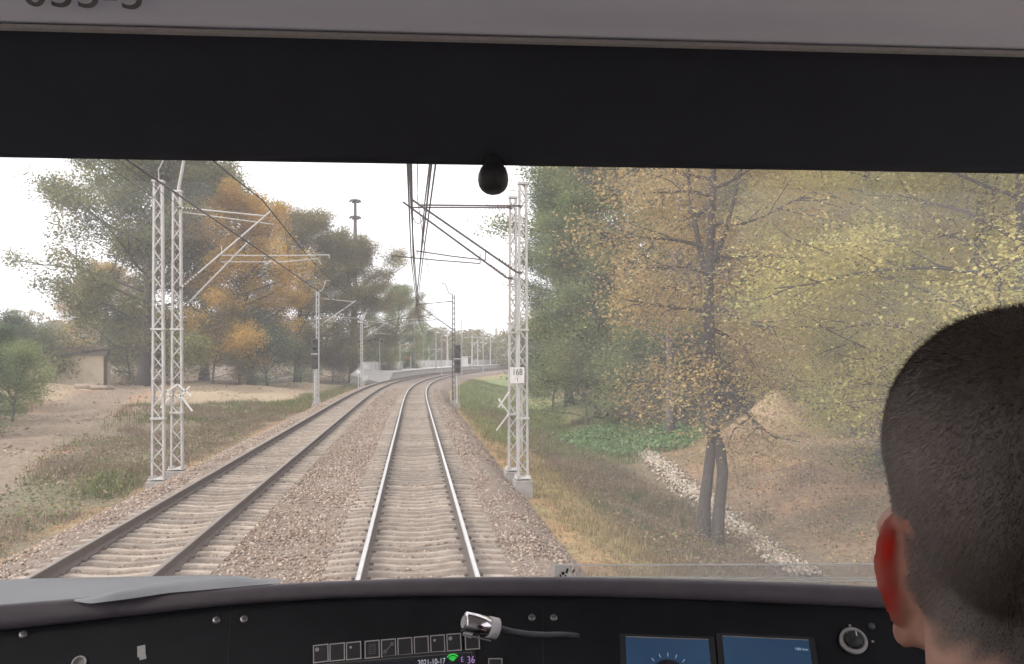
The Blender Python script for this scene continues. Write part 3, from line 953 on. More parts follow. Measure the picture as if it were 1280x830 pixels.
# undergrowth
SH = [(735, 52, 'lf_green', 1.6, 'green shrub on the bank below the tall green tree'),
      (792, 46, 'lf_green', 1.5, 'green shrub between the tall green tree and the half-bare tree'),
      (850, 44, 'lf_fir', 1.3, 'dark bluish shrub left behind the twin trunk'),
      (690, 66, 'lf_green', 1.5, 'small green shrub just right of the right twin masts'),
      (1010, 46, 'lf_fir', 1.2, 'dark green shrub directly behind the sand mound'),
      (1065, 36, 'lf_green', 1.0, 'green shrub right of the sand mound'),
      (940, 50, 'lf_ochre', 1.4, 'ochre shrub behind the twin trunk, left of the mound'),
      (1120, 33, 'lf_olive', 1.2, 'olive shrub under the yellow-green trees on the right'),
      (15, 42, 'lf_green', 1.0, 'green shrub at the left edge beside the dirt road'),
      (-60, 36, 'lf_fir', 1.2, 'dark shrub at the far left edge of the view'),
      (163, 94, 'lf_fir', 1.9, 'dark undergrowth shrub right of the pale hut'),
      (265, 84, 'lf_olive', 1.9, 'olive undergrowth shrub under the orange tree, near the masts'),
      (335, 88, 'lf_fir', 2.0, 'dark undergrowth shrub under the orange tree'),
      (205, 90, 'lf_olive', 2.0, 'olive undergrowth shrub behind the left twin masts'),
      (28, 84, 'lf_fir', 1.7, 'dark undergrowth shrub left of the pale hut'),
      (300, 97, 'lf_green', 2.2, 'green undergrowth shrub at the back of the sandy clearing'),
      (375, 104, 'lf_olive', 1.6, 'olive shrub left behind the far left signal'),
      (415, 112, 'lf_olive', 1.4, 'olive shrub left of the thick dark trunk'),
      (478, 122, 'lf_green', 1.2, 'green shrub beside the near end of the platform')]
for px, d, lf, sc, lab in SH:
    tree('shrub', px, d, lf, sc, lab, 'shrub', 'leafy_shrub', 'undergrowth shrubs')

# far wood closing the view beyond the platform: one mass
pts = []
for i in range(230):
    px = random.uniform(-60, 760)
    d = random.uniform(190, 250)
    w = P(px, 440, d)
    h = random.uniform(6.5, 10.5) * (1.35 if px < 420 else 1) * (1.9 if px > 640 else 1)
    m = 70
    th = rng.uniform(0, 6.283, m)
    zz = rng.random(m)
    rr = 3.2 * np.sqrt(1 - (zz - .3) ** 2) * np.sqrt(rng.random(m))
    pts.append(np.stack([w.x + np.cos(th) * rr, w.y + np.sin(th) * rr, .5 + zz * h], -1))
for i in range(90):                                       # behind the wood on the right
    px, d = random.uniform(745, 1340), random.uniform(60, 80)
    w = P(px, 440, d)
    h = random.uniform(9, 15)
    m = 90
    th = rng.uniform(0, 6.283, m)
    zz = rng.random(m)
    rr = 2.4 * np.sqrt(rng.random(m))
    pts.append(np.stack([w.x + np.cos(th) * rr, w.y + np.sin(th) * rr, zz * h], -1))
V, Fq, r = leaf_cloud(np.concatenate(pts), 11, .5, .62)
o = obj('far_wood', fast_mesh('far_wood', V, Fq, M['lf_olive'], False, {'rnd': r}))
tag(o, 'hazy wood closing the view behind the platform and clearing', 'wood', kind='stuff')
# ------------------------------------------------------------------ lattice masts with cantilevers
def text_mesh(txt, size, mat, sx=1.0, thick=.0015, font_align='CENTER'):
    cu = bpy.data.curves.new('lettering', 'FONT')
    cu.body = txt
    cu.size = size
    cu.align_x = font_align
    cu.align_y = 'CENTER'
    cu.extrude = thick
    tmp = bpy.data.objects.new('lettering', cu)
    COL.objects.link(tmp)
    dg = bpy.context.evaluated_depsgraph_get()
    me = bpy.data.meshes.new_from_object(tmp.evaluated_get(dg))
    bpy.data.objects.remove(tmp)
    me.transform(Matrix.Diagonal((sx, 1, 1, 1)))
    me.materials.clear()
    me.materials.append(mat)
    return me

def lattice_mast(x, y, ztop_found, ztop, w0, w1, label, heading=0, found_bottom=-1.3, bay=.34):
    t = thing('lattice_mast', label, 'catenary mast', (x, y, ztop_found), -heading, 'lattice masts beside the tracks')
    H = ztop - ztop_found
    fb = MB().box((0, 0, (found_bottom - ztop_found) / 2 - .03), (.48, .52, -(found_bottom - ztop_found) - .06))
    fb.build('foundation', M['concrete'], t, bevel=.015)
    pl = MB().box((0, 0, -.012), (.42, .42, .024))
    for sx in (-1, 1):
        for sy in (-1, 1):
            pl.tube([(sx * .17, sy * .17, -.05), (sx * .17, sy * .17, .07)], .016, 6)
            pl.bar((sx * .06, sy * .075, .01), (sx * .19, sy * .15, .01), .03, .09, up=(0, 0, 1))
    pl.build('base_plate', M['galv'], t)
    hw = lambda z: (w0 + (w1 - w0) * z / H) / 2
    D = .12
    for sx in (-1, 1):
        mb = MB()
        for z0, z1 in ((0.0, H * .5), (H * .5, H)):
            a, c = hw(z0) * sx, hw(z1) * sx
            web = [(a, -D / 2, z0), (a, D / 2, z0), (c, D / 2, z1), (c, -D / 2, z1)]
            mb.bar((a, 0, z0), (c, 0, z1), .008, D, up=(0, 1, 0))
            for sy in (-1, 1):
                mb.bar((a - sx * .026, sy * (D / 2 - .004), z0), (c - sx * .026, sy * (D / 2 - .004), z1), .052, .008, up=(0, 1, 0))
        mb.build('leg', M['galv'], t)
    n = int(H / bay)
    for i in range(n):
        z0, z1 = .12 + i * (H - .2) / n, .12 + (i + 1) * (H - .2) / n
        for sy in (-1, 1):
            k = 1 if (i + (sy > 0)) % 2 else -1
            MB().bar((-k * (hw(z0) - .02), sy * (D / 2 + .004), z0), (k * (hw(z1) - .02), sy * (D / 2 + .004), z1), .028, .008).build('lacing_bar', M['galv'], t)
    for z in (H * .2, H * .5, H - .03):
        MB().box((0, 0, z), (2 * hw(z) + .05, D + .06, .05)).build('batten_plate', M['galv'], t)
    return t, H, hw

def insulator(mb, a, b, r=.045, n=6):
    a, b = Vector(a), Vector(b)
    L = (b - a).length
    prof = [(.018, 0)]
    for i in range(n):
        h = L * (i + .2) / n
        prof += [(.02, h), (r, h + L * .25 / n), (r * .9, h + L * .4 / n), (.02, h + L * .6 / n)]
    prof.append((.018, L))
    mb.lathe(prof, a, b - a, 8)

def cantilever(t, side, H, zt, zl, reach, zend, dy, mat, insul=True, steady=None, r=.028):
    """side = -1: reaches towards -x. zt/zl: heights of tie and strut on the mast (local)."""
    y = dy
    x0 = side * .16
    tip = (side * reach, y, zend)
    MB().tube([(x0, y, zt), tip], r * .8, 8).build('tie_tube', mat, t)
    e = Vector(tip) + (Vector(tip) - Vector((x0, y, zl))).normalized() * .25
    MB().tube([(x0 + side * .02, y, zl), e], r, 8).build('cantilever_strut', mat, t)
    for zz_, L_ in ((zl, .62), (zt, .55)):
        mb = MB()
        a = Vector((x0, y, zz_))
        d = (Vector(tip) - a).normalized()
        insulator(mb, a + d * .06, a + d * L_)
        mb.build('insulator', M['insulator'], t, True)
        MB().bar((side * .03, y * .5, zz_), (x0, y, zz_), .05, .05).build('hinge_bracket', M['steel_dark'], t)
    if steady:
        xs, zs, xe, ze = steady
        MB().tube([(side * xs, y, zs), (side * (xs + xe) / 2, y + .03, (zs + ze) / 2 - .01), (side * xe, y, ze)], r * .62, 6).build('steady_arm', mat, t)
        MB().tube([(side * xs, y, zs), (side * xs, y, zs + .28)], r * .5, 6).build('steady_hanger', mat, t)
        MB().tube([(side * (xe - .02), y, ze), (side * (xe - .02), y, ze - .10)], .015, 6).build('wire_clamp', mat, t)

# right pair
tR1, H1, hw1 = lattice_mast(2.81, 20.0, -.35, 7.34, .29, .22, 'front one of the right twin lattice masts, with white kilometre plate 168')
tR2, H2, hw2 = lattice_mast(2.73, 21.4, -.33, 7.26, .28, .20, 'rear one of the right twin lattice masts, holding the horizontal tie tube')
def loc(t, X, z):
    return X - t.location.x, z - t.location.z
def canti_world(t, side, H, zt, zl, Xtip, ztip, dy, mat, st=None):
    reach = abs(Xtip - t.location.x)
    b = t.location.z
    if st:
        st = (abs(st[0] - t.location.x), st[1] - b, abs(st[2] - t.location.x), st[3] - b)
    cantilever(t, side, H, zt - b, zl - b, reach, ztip - b, dy, mat, True, st)
canti_world(tR2, -1, H2, 6.92, 4.97, -.10, 6.86, -.14, M['steel_dark'], (1.80, 5.36, -.62, 5.54))
canti_world(tR1, -1, H1, 6.70, 4.98, .14, 6.66, -.14, M['steel_dark'], (1.82, 5.28, .05, 5.49))
MB().tube([(-.12, -.1, H1 - .25), (-.45, -.1, H1 - .22), (-.50, -.1, H1 + .05), (-.42, -.1, H1 + .62)], .014, 6).build('top_horn', M['galv'], tR1)
# tensioning arms on the masts (white angle bars)
mb = MB().bar((-.12, -.09, 2.15), (-.42, -.14, 1.72), .045, .02).bar((-.42, -.14, 1.95), (-.12, -.09, 1.55), .045, .02).bar((-.40, -.14, 1.98), (-.30, -.14, 1.70), .03, .02)
mb.bar((-.12, -.09, 1.55), (-.48, -.12, 1.08), .035, .02)
mb.build('guide_arm', M['white_paint'], tR2)
MB().tube([(.26, .12, .45), (.26, .12, 2.35)], .035, 8).bar((.12, .06, .6), (.26, .12, .6), .04, .02).bar((.12, .06, 2.2), (.26, .12, 2.2), .04, .02).build('weight_tube', M['white_paint'], tR2)
# hectometre plate 168 / 1
pp = MB().box((-.16, -.135, 2.79 - 22 * .0209 + .35 - .02), (.37, .012, .42))
plate = pp.build('number_plate', M['white_paint'], tR1, bevel=.01)
zc = 2.79 - 22 * .0209 + .35 - .02
MB().box((-.10, -.10, zc), (.3, .06, .03)).build('plate_bracket', M['galv'], tR1)
for txt, dz, sz in (('168', .08, .23), ('1', -.115, .14)):
    me = text_mesh(txt, sz, M['black_paint'], .78)
    o = obj('lettering', me, plate)
    o.location = (-.16, -.1445, zc + dz)
    o.rotation_euler = (math.radians(90), 0, 0)
# left pair
tL1, H3, hw3 = lattice_mast(-6.60, 21.1, -.36, 7.38, .34, .24, 'near one of the left twin lattice masts, without cantilever')
tL2, H4, hw4 = lattice_mast(-6.66, 22.9, -.36, 7.50, .34, .24, 'rear one of the left twin lattice masts, holding the pale cantilever')
b = tL2.location.z
mL = M['pole_light']
cantilever(tL2, 1, H4, 6.98 - b, 4.75 - b, 2.45, 6.80 - b, -.15, mL, True, (1.25, 5.66 - b, 4.25, 5.72 - b))
canti2 = MB().tube([(.30, .13, 4.35 - b), (1.95, .13, 6.12 - b)], .026, 8).build('cantilever_strut', mL, tL2)
MB().tube([(1.18, -.1, 5.48 - b), (2.9, -.1, 5.50 - b), (3.9, -.1, 5.62 - b), (4.0, -.1, 5.45 - b)], .016, 6).build('steady_arm', mL, tL2)
MB().tube([(.12, .1, 6.9 - b), (2.55, .12, 6.62 - b)], .018, 8).build('tie_tube', mL, tL2)
MB().tube([(.02, 0, H4 - .1), (.22, -.1, H4 + .85)], .045, 8).build('top_horn', mL, tL2)
MB().tube([(.02, 0, H3 - .1), (.02, -.05, H3 + .25), (.20, -.1, H3 + .60)], .014, 6).build('top_horn', mL, tL1)
mb = MB()
for a, c in (((-.42, 2.05), (.05, 2.38)), ((-.40, 2.35), (-.12, 2.0)), ((.05, 2.38), (.42, 2.05)), ((.38, 2.32), (.10, 2.02)), ((-.4, 1.72), (-.1, 2.1)), ((.1, 2.1), (.45, 1.62))):
    mb.bar((a[0], -.12, a[1]), (c[0], -.12, c[1]), .045, .02)
mb.build('guide_arm', M['white_paint'], tL2)

# ------------------------------------------------------------------ masts further off
def pole_mast(px, py_base, py_top, zg, label, arm=0, w=.24, mat=None, name='catenary_mast', Hmax=None):
    d = (EYE - zg) * F / (py_base - HZ)
    wv = P(px, py_base, d)
    _, _, th = C(to_su(np.array([wv.x]), np.array([wv.y]))[0][0], 0)
    t = thing(name, label, 'catenary mast', (wv.x, wv.y, zg - .3), -float(th), 'catenary masts further along the line')
    H = (py_base - py_top) / F * d + .3
    mat = mat or M['pole_light']
    MB().box((0, 0, .2), (.5, .5, .42)).build('foundation', M['concrete'], t)
    for sx in (-1, 1):
        MB().box((sx * (w / 2 - .03), 0, H / 2 + .2), (.06, .12, H - .4), taper=1).build('leg', mat, t)
    lb = MB()
    n = int(H / .4)
    for i in range(n):
        for sy in (-1, 1):
            k = 1 if (i + (sy > 0)) % 2 else -1
            lb.bar((-k * (w / 2 - .02), sy * .06, .4 + i * (H - .45) / n), (k * (w / 2 - .02), sy * .06, .4 + (i + 1) * (H - .45) / n), .03, .01)
    tag(lb.build('lacing', mat, t), None, kind='stuff')
    if arm:
        x1 = arm * 2.6
        MB().tube([(arm * .12, 0, H - .5), (x1, 0, H - .75)], .03, 6).build('tie_tube', mat, t)
        MB().tube([(arm * .12, 0, H - 2.5), (x1 * 1.05, 0, H - .65)], .035, 6).build('cantilever_strut', mat, t)
        MB().tube([(x1 * .45, 0, H - 1.85), (x1 * 1.25, 0, H - 1.95)], .022, 6).build('steady_arm', mat, t)
        for q0, q1 in (((arm * .14, 0, H - .5), (arm * .6, 0, H - .55)), ((arm * .14, 0, H - 2.5), (arm * .5, 0, H - 2.22))):
            mb = MB()
            insulator(mb, q0, q1, .06, 4)
            mb.build('insulator', M['insulator'], t)
    MB().tube([(0, 0, H - .05), (arm * .35 if arm else .3, 0, H + .1), (arm * .6 if arm else .5, 0, H + .75), (arm * .9 if arm else .8, 0, H + .8)], .03, 6).build('top_horn', mat, t)
    return t, H, d

mA, HA, dA = pole_mast(397, 503, 364, -.5, 'pale lattice mast behind the left signal', arm=1)
mB_, HB, dB = pole_mast(567, 503, 368, -.5, 'dark-topped mast behind the right signal, right of the main track', arm=-1, mat=M['steel_dark'])
pole_mast(452, 484, 395, -.5, 'slim pale mast between left signal and platform', arm=1)
pole_mast(577, 474, 398, -.6, 'pale mast just right of the right-hand signal', arm=-1)
pole_mast(604, 468, 408, -.5, 'pale mast standing before the platform edge', arm=-1)
pole_mast(552, 471, 420, -.5, 'short pale mast left of the right-hand signal', arm=0)

def signal(px, py_base, zg, py0, py1, label):
    d = (EYE - zg) * F / (py_base - HZ)
    w = P(px, py_base, d)
    t = thing('railway_signal', label, 'railway signal', (w.x, w.y - .55, zg - .3), 0, 'railway signals by the track')
    zz = lambda py: EYE + (HZ - py) / F * d - (zg - .3)
    MB().box((0, 0, .2), (.4, .4, .4)).build('foundation', M['concrete'], t)
    MB().tube([(0, 0, .3), (0, 0, zz(py0) - .1)], .06, 10).build('post', M['pole_light'], t)
    z0, z1 = zz(py1), zz(py0)
    hd = MB().box((0, -.1, (z0 + z1) / 2), (.46, .14, z1 - z0)).build('signal_head', M['signal_black'], t, bevel=.04)
    n = 4
    for i in range(n):
        zc = z0 + (z1 - z0) * (i + .5) / n + (.05 if i > 1 else -.05)
        hood = MB()
        for k in range(9):
            a0, a1 = math.pi * (k - .5) / 8, math.pi * (k + .5) / 8
            hood.bar((math.cos(a0) * .13, -.27, zc + math.sin(a0) * .13), (math.cos(a1) * .13, -.27, zc + math.sin(a1) * .13), .006, .2)
        hood.build('lamp_hood', M['black_paint'], hd)
        MB().lathe([(.105, 0), (.105, .02), (.06, .035)], (0, -.172, zc), (0, -1, 0), 14).build('lens', M['steel_dark'], hd)
    MB().box((0, -.185, (z0 + z1) / 2), (.46, .02, .05)).build('white_bar', M['white_paint'], hd)
    ld = MB()
    for sx in (-1, 1):
        ld.tube([(sx * .16, .22, .3), (sx * .16, .22, zz(py1) + .2)], .015, 6)
    for i in range(int((zz(py1)) / .3)):
        ld.tube([(-.16, .22, .45 + i * .3), (.16, .22, .45 + i * .3)], .011, 5)
    ld.build('ladder', M['pole_light'], t)
    MB().box((0, .12, zz(py1) + .2), (.1, .25, .05)).build('ladder_bracket', M['pole_light'], t)
    return t
signal(395, 505, -.55, 424, 461, 'dark signal head on pale post at left of the left track')
signal(571, 505, -.55, 431, 466, 'dark signal head on post right of the main track')

# small back-to-front signs near the platform
def sign_post(px, py, zg, top, label, shape):
    d = (EYE - zg) * F / (py - HZ)
    w = P(px, py, d)
    t = thing('trackside_sign', label, 'sign', (w.x, w.y, zg - .2), 0, 'small trackside signs')
    h = (py - top) / F * d + .2
    MB().tube([(0, 0, 0), (0, 0, h)], .05, 8).build('post', M['pole_light'], t)
    if shape == 'disc':
        MB().lathe([(.30, 0), (.30, .03)], (0.1, -.06, h - .55), (0, -1, 0), 20).build('disc', M['pole_light'], t)
        MB().lathe([(.34, 0), (.34, .03)], (0.1, -.06, h - 1.75), (0, -1, 0), 20).build('disc', M['pole_light'], t)
    elif shape == 'orange':
        MB().box((0, -.07, h - .3), (.6, .04, .55)).build('panel', M['orange_sign'], t)
    else:
        MB().box((0, -.07, h - .25), (.4, .04, .4)).build('panel', M['white_paint'], t)
    return t
sign_post(455, 484, -.5, 452, 'two pale discs on a slim post near the platform end', 'disc')
sign_post(448, 484, -.5, 462, 'low slim post with small white panel left of the disc sign', 'panel')

# ------------------------------------------------------------------ platform with panel wall
t = thing('station_platform', 'low concrete platform curving along the left track', 'platform')
ss = np.arange(104, 232, 4.0)
def sweep(u0, u1, z0, z1, ss):
    mb = MB()
    for i, s in enumerate(ss):
        a = C(s, u0)
        c = C(s, u1)
        mb.v += [(a[0], a[1], z0), (a[0], a[1], z1), (c[0], c[1], z1), (c[0], c[1], z0)]
        if i:
            p, q = (i - 1) * 4, i * 4
            for k in range(4):
                mb.f.append((p + k, q + k, q + (k + 1) % 4, p + (k + 1) % 4))
                mb.m.append(0)
    n = len(ss) * 4
    mb.f += [(0, 1, 2, 3), (n - 1, n - 2, n - 3, n - 4)]
    mb.m += [0, 0]
    return mb
sweep(-10.6, -5.85, -1.2, .66, ss).build('platform_wall', M['concrete'], t)
sweep(-10.65, -5.70, .66, .76, ss).build('platform_slab', M['concrete_pale'], t)
sweep(-6.35, -5.95, .763, .77, ss).build('edge_line', M['white_paint'], t)
wl = thing('panel_wall', 'pale concrete panel wall along the back of the platform', 'wall')
for i in range(42):
    s = 104.5 + 3.02 * i
    x, y, th = C(s + 1.5, -10.2)
    MB().box((x, y, 1.42), (.10, 2.9, 1.3), (0, 0, -float(th))).build('wall_panel', M['concrete_pale'], wl)
    x, y, th = C(s, -10.2)
    MB().box((x, y, 1.46), (.16, .16, 1.4), (0, 0, -float(th))).build('wall_post', M['concrete'], wl)
rm = thing('platform_ramp', 'grey concrete end wall sloping at the near end of the platform', 'ramp')
x0, y0, th = C(104, -5.9)
x1, y1, _ = C(104, -10.6)
x2, y2, _ = C(99, -10.6)
x3, y3, _ = C(99, -5.9)
MB().add([(x0, y0 - .01, -1), (x1, y1 - .01, -1), (x2, y2, -1), (x3, y3, -1), (x0, y0 - .01, .70), (x1, y1 - .01, 1.3), (x2, y2, .5), (x3, y3, -.7)],
         [(0, 1, 2, 3), (4, 7, 6, 5), (0, 4, 5, 1), (1, 5, 6, 2), (2, 6, 7, 3), (3, 7, 4, 0)]).build('ramp_wall', M['concrete'], rm)
# platform furniture
def platform_pole(s, u, h, label, lamp=True):
    x, y, th = C(s, u)
    t = thing('platform_lamp', label, 'lamp post', (x, y, .76), -float(th), 'lamp posts on the platform')
    MB().tube([(0, 0, 0), (0, 0, h)], [.07, .045], 8).build('post', M['pole_light'], t)
    MB().box((.35, 0, h + .03), (.8, .22, .08)).build('lamp_head', M['pole_light'], t)
for s, h, lab in ((113, 4.6, 'lamp post at the near end of the platform'), (128, 4.6, 'second lamp post along the platform from its near end'),
                  (146, 4.8, 'third lamp post along the platform from its near end'), (166, 5.0, 'fourth lamp post along the platform from its near end'),
                  (186, 5.0, 'farthest lamp post on the platform')):
    platform_pole(s, -9.4, h, lab)
x, y, th = C(178, -8.6)
t = thing('platform_shelter', 'small grey glazed shelter on the far part of the platform', 'shelter', (x, y, .76), -float(th))
MB().box((0, 0, 1.1), (1.6, 3.0, 2.2)).build('shelter_wall', M['concrete_pale'], t)
MB().box((0, 0, 2.28), (2.0, 3.4, .12)).build('shelter_roof', M['steel_dark'], t)
MB().box((.803, 0, 1.2), (.02, 2.4, 1.5)).build('pane', M['signal_black'], t)
x, y, th = C(134, -8.9)
t = thing('platform_sign', 'orange station sign on white post above the platform', 'sign', (x, y, .76), -float(th))
MB().tube([(0, 0, 0), (0, 0, 2.3)], .09, 8).build('post', M['white_paint'], t)
MB().box((-.6, -.1, 1.95), (1.1, .05, .5)).build('panel', M['orange_sign'], t)

# portal gantry behind the platform
a, c = P(466, 455, 136), P(518, 455, 136)
t = thing('portal_gantry', 'pale lattice portal gantry rising behind the platform wall', 'gantry', (a.x, a.y, -.3), math.atan2(c.y - a.y, c.x - a.x))
L = (Vector(c) - Vector(a)).length
zt = EYE + (HZ - 397) / F * 136 + .3
for x in (0, L):
    MB().box((x, 0, zt / 2), (.34, .34, zt)).build('leg', M['pole_light'], t)
mb = MB().tube([(.17, 0, zt - .2), (L - .17, 0, zt - .2)], .07, 6)
mb.tube([(.17, 0, zt - 1.1), (L - .17, 0, zt - 1.1)], .07, 6)
mb.build('beam_chord', M['pole_light'], t)
mb = MB()
for i in range(12):
    z = (zt - .2, zt - 1.1)
    mb.tube([(.2 + i * (L - .4) / 12, 0, z[i % 2]), (.2 + (i + 1) * (L - .4) / 12, 0, z[1 - i % 2])], .045, 5)
mb.build('beam_lacing', M['pole_light'], t)

# slim far masts on the skyline right of the signal
for px, top, d, lab in ((590, 418, 172, 'faint far mast left of the mast before the platform'), (613, 415, 190, 'faint far mast right of the mast before the platform'),
                        (621, 424, 205, 'faintest far mast next to the right twin masts'), (536, 432, 150, 'faint far mast left of the right-hand signal'), (545, 408, 140, 'tall faint mast left of the short pale mast'), (597, 425, 184, 'faint far mast just left of the platform shelter'), (559, 412, 160, 'faint far mast directly left of the signal')):
    w = P(px, 460, d)
    t = thing('distant_mast', lab, 'mast', (w.x, w.y, -.6), 0, 'faint masts far down the line')
    h = EYE + (HZ - top) / F * d + .6
    MB().box((0, 0, h / 2), (.26, .26, h), taper=.7).build('post', M['pole_light'], t)
    MB().tube([(-2.4, 0, h - .7), (2.4, 0, h - .7)], .06, 5).build('crossarm', M['pole_light'], t)
    MB().tube([(0, 0, h - 2.4), (2.2, 0, h - .8)], .05, 5).build('strut', M['pole_light'], t)

# dark lighting tower above the trees
w = P(444, 440, 122)
t = thing('light_tower', 'dark steel lighting tower rising above the left trees', 'tower', (w.x, w.y, -.4))
zt = EYE + (HZ - 250) / F * 122 + .4
MB().tube([(0, 0, 0), (0, 0, zt - 6), (0, 0, zt)], [.42, .30, .22], 10).build('shaft', M['steel_dark'], t)
for dz in (0, -2.6):
    MB().lathe([(.3, 0), (.85, .02), (.85, .14), (.3, .2)], (0, 0, zt + dz - .15), n=12).build('lamp_ring', M['steel_dark'], t)
    for k in range(6):
        an = k * math.pi / 3
        MB().box((math.cos(an) * .8, math.sin(an) * .8, zt + dz - .25), (.3, .3, .22), (0, 0, an)).build('floodlight', M['steel_dark'], t)
MB().tube([(0, 0, zt), (0, 0, zt + 1.6)], .04, 5).build('lightning_rod', M['steel_dark'], t)

# ------------------------------------------------------------------ overhead wires
def wire(pts, r, label, name, sag=0.0, n=10, group='overhead line wires', drop_to=None):
    ps = []
    for a, b in zip(pts[:-1], pts[1:]):
        a, b = Vector(a), Vector(b)
        for k in range(n):
            f = k / n
            q = a.lerp(b, f)
            q.z -= sag * 4 * f * (1 - f)
            ps.append(q)
    ps.append(Vector(pts[-1]))
    o = MB().tube(ps, r, 5).build(name, M['wire'])
    return tag(o, label, 'wire', group), ps
def tr(s, u, z):
    x, y, _ = C(s, u)
    return (float(x), float(y), z)
SP = [-14, 20.2, 54.5, 86, 120, 160, 205]
def line_pts(us, zs):
    return [tr(s, u, z) for s, u, z in zip(SP, us, zs)]
cont = [5.42, 5.36, 5.36, 5.36, 5.36, 5.36, 5.36]
mess = [6.85, 6.80, 6.75, 6.7, 6.7, 6.7, 6.7]
def hangers(c_pts, m_pts, parent, step=4):
    for i in range(3, min(len(c_pts), 44), step):
        MB().tube([c_pts[i], m_pts[i]], .006, 4, cap=False).build('dropper', M['wire'], parent)
oc, pc = wire(line_pts([-.12, -.08, .25, -.15, .2, -.2, .1], cont), .017, 'contact wire straight above the main track, left of its pair', 'contact_wire')
om, pm = wire(line_pts([-.20, -.14, .22, -.15, .2, -.2, .1], mess), .019, 'carrier wire above the left contact wire of the main track', 'carrier_wire', .45)
hangers(pc, pm, om)
oc2, pc2 = wire([tr(-14, .32, 5.45), tr(20.2, .13, 5.50), tr(54.5, -.02, 5.75), tr(86, 2.4, 6.6)], .017, 'contact wire over the main track, right of its pair', 'contact_wire')
om2, pm2 = wire([tr(-14, .42, 6.9), tr(20.2, .22, 6.82), tr(54.5, .02, 6.85), tr(86, 2.4, 7.1)], .019, 'carrier wire above the right contact wire of the main track', 'carrier_wire', .40)
hangers(pc2, pm2, om2)
wire(line_pts([-.17, -.13, .20, -.20, .15, -.25, .05], [z + .005 for z in cont]), .015, 'second contact wire close beside the left one over the main track', 'contact_wire')
wire([tr(-14, .38, 5.46), tr(20.2, .19, 5.51), tr(54.5, .04, 5.76), tr(86, 2.45, 6.6)], .015, 'second contact wire close beside the right one over the main track', 'contact_wire')
wire([tr(-14, .05, 7.2), tr(20.2, .02, 7.05), tr(54.5, 1.2, 7.4), tr(86, 2.5, 7.6)], .012, 'highest thin wire between the two carrier wires', 'feeder_wire', .3)
oc3, pc3 = wire(line_pts([-3.9, -3.75, -3.8, -4.15, -3.8, -4.2, -4.0], cont), .017, 'contact wire above the left track', 'contact_wire')
om3, pm3 = wire(line_pts([-3.9, -3.9, -3.85, -4.15, -3.8, -4.2, -4.0], mess), .019, 'carrier wire above the left track', 'carrier_wire', .45)
hangers(pc3, pm3, om3)
wire([tr(-14, -5.3, 7.15), (-6.5, 22.6, 7.0)], .010, 'anchor wire running to the rear left twin mast', 'anchor_wire')
wire([tr(-14, -5.6, 6.9), (-6.45, 20.8, 6.75)], .010, 'anchor wire running to the near left twin mast', 'anchor_wire')
wire([(2.3, 19.9, 7.75), tr(54.5, 2.5, 8.3), tr(86, 2.6, 8.0)], .008, 'thin earth wire between the tops of the right masts', 'earth_wire', .3)
MB_ = MB()
jl = [Vector(tr(20.1, -.14, 6.55)), Vector(tr(20.1, -.02, 6.30)), Vector(tr(20.1, .14, 6.32)), Vector(tr(20.1, .22, 6.62))]
jw = MB().tube([jl[0], jl[0].lerp(jl[1], .6), jl[1], jl[1].lerp(jl[2], .5) + Vector((0, 0, -.05)), jl[2], jl[3]], .012, 6).build('jumper_cable', M['wire'])
tag(jw, 'sagging jumper cable joining the two carrier wires', 'wire')

# ------------------------------------------------------------------ pale hut, logs
w = P(97, 482, 86)
zg = tz(w.x, w.y)
t = thing('pale_hut', 'small cream plastered hut half hidden by trees on the left', 'building', (w.x, w.y, zg), .25)
MB().box((0, 0, 1.6), (5.6, 4.2, 3.4)).build('wall', M['plaster'], t)
MB().add([(-3.1, -2.5, 3.3), (3.1, -2.5, 3.3), (3.1, 2.5, 3.3), (-3.1, 2.5, 3.3), (-3.1, 0, 4.3), (3.1, 0, 4.3)],
         [(3, 2, 1, 0), (0, 1, 5, 4), (2, 3, 4, 5), (1, 2, 5), (3, 0, 4)]).build('roof', M['roof'], t)
wd = MB().box((-1.2, -2.11, 1.9), (.8, .06, 1.0)).build('window', M['signal_black'], t)
MB().box((-1.2, -2.15, 1.36), (1.0, .12, .06)).build('sill', M['concrete'], wd)
MB().box((3.3, -1.9, 1.2), (.3, .3, 2.6)).build('timber_post', M['log'], t)
for px, py, L, r, a, lab in ((112, 491, 2.6, .28, .15, 'thick felled log lying on the dirt beside the hut'), (128, 493, 2.2, .20, -.12, 'thinner felled log lying in front of the thick log')):
    d = (EYE + .75) * F / (py - HZ)
    w = P(px, py, d)
    t = thing('felled_log', lab, 'log', (w.x, w.y, tz(w.x, w.y)), a, 'felled logs')
    MB().tube([(-L / 2, 0, r), (0, .05, r * 1.02), (L / 2, 0, r * .9)], [r, r * .97, r * .85], 12).build('log_trunk', M['log'], t, True)
    MB().tube([(L * .2, 0, r), (L * .35, -.25, r * 2.2)], [.08, .05], 7).build('branch_stub', M['log'], t)
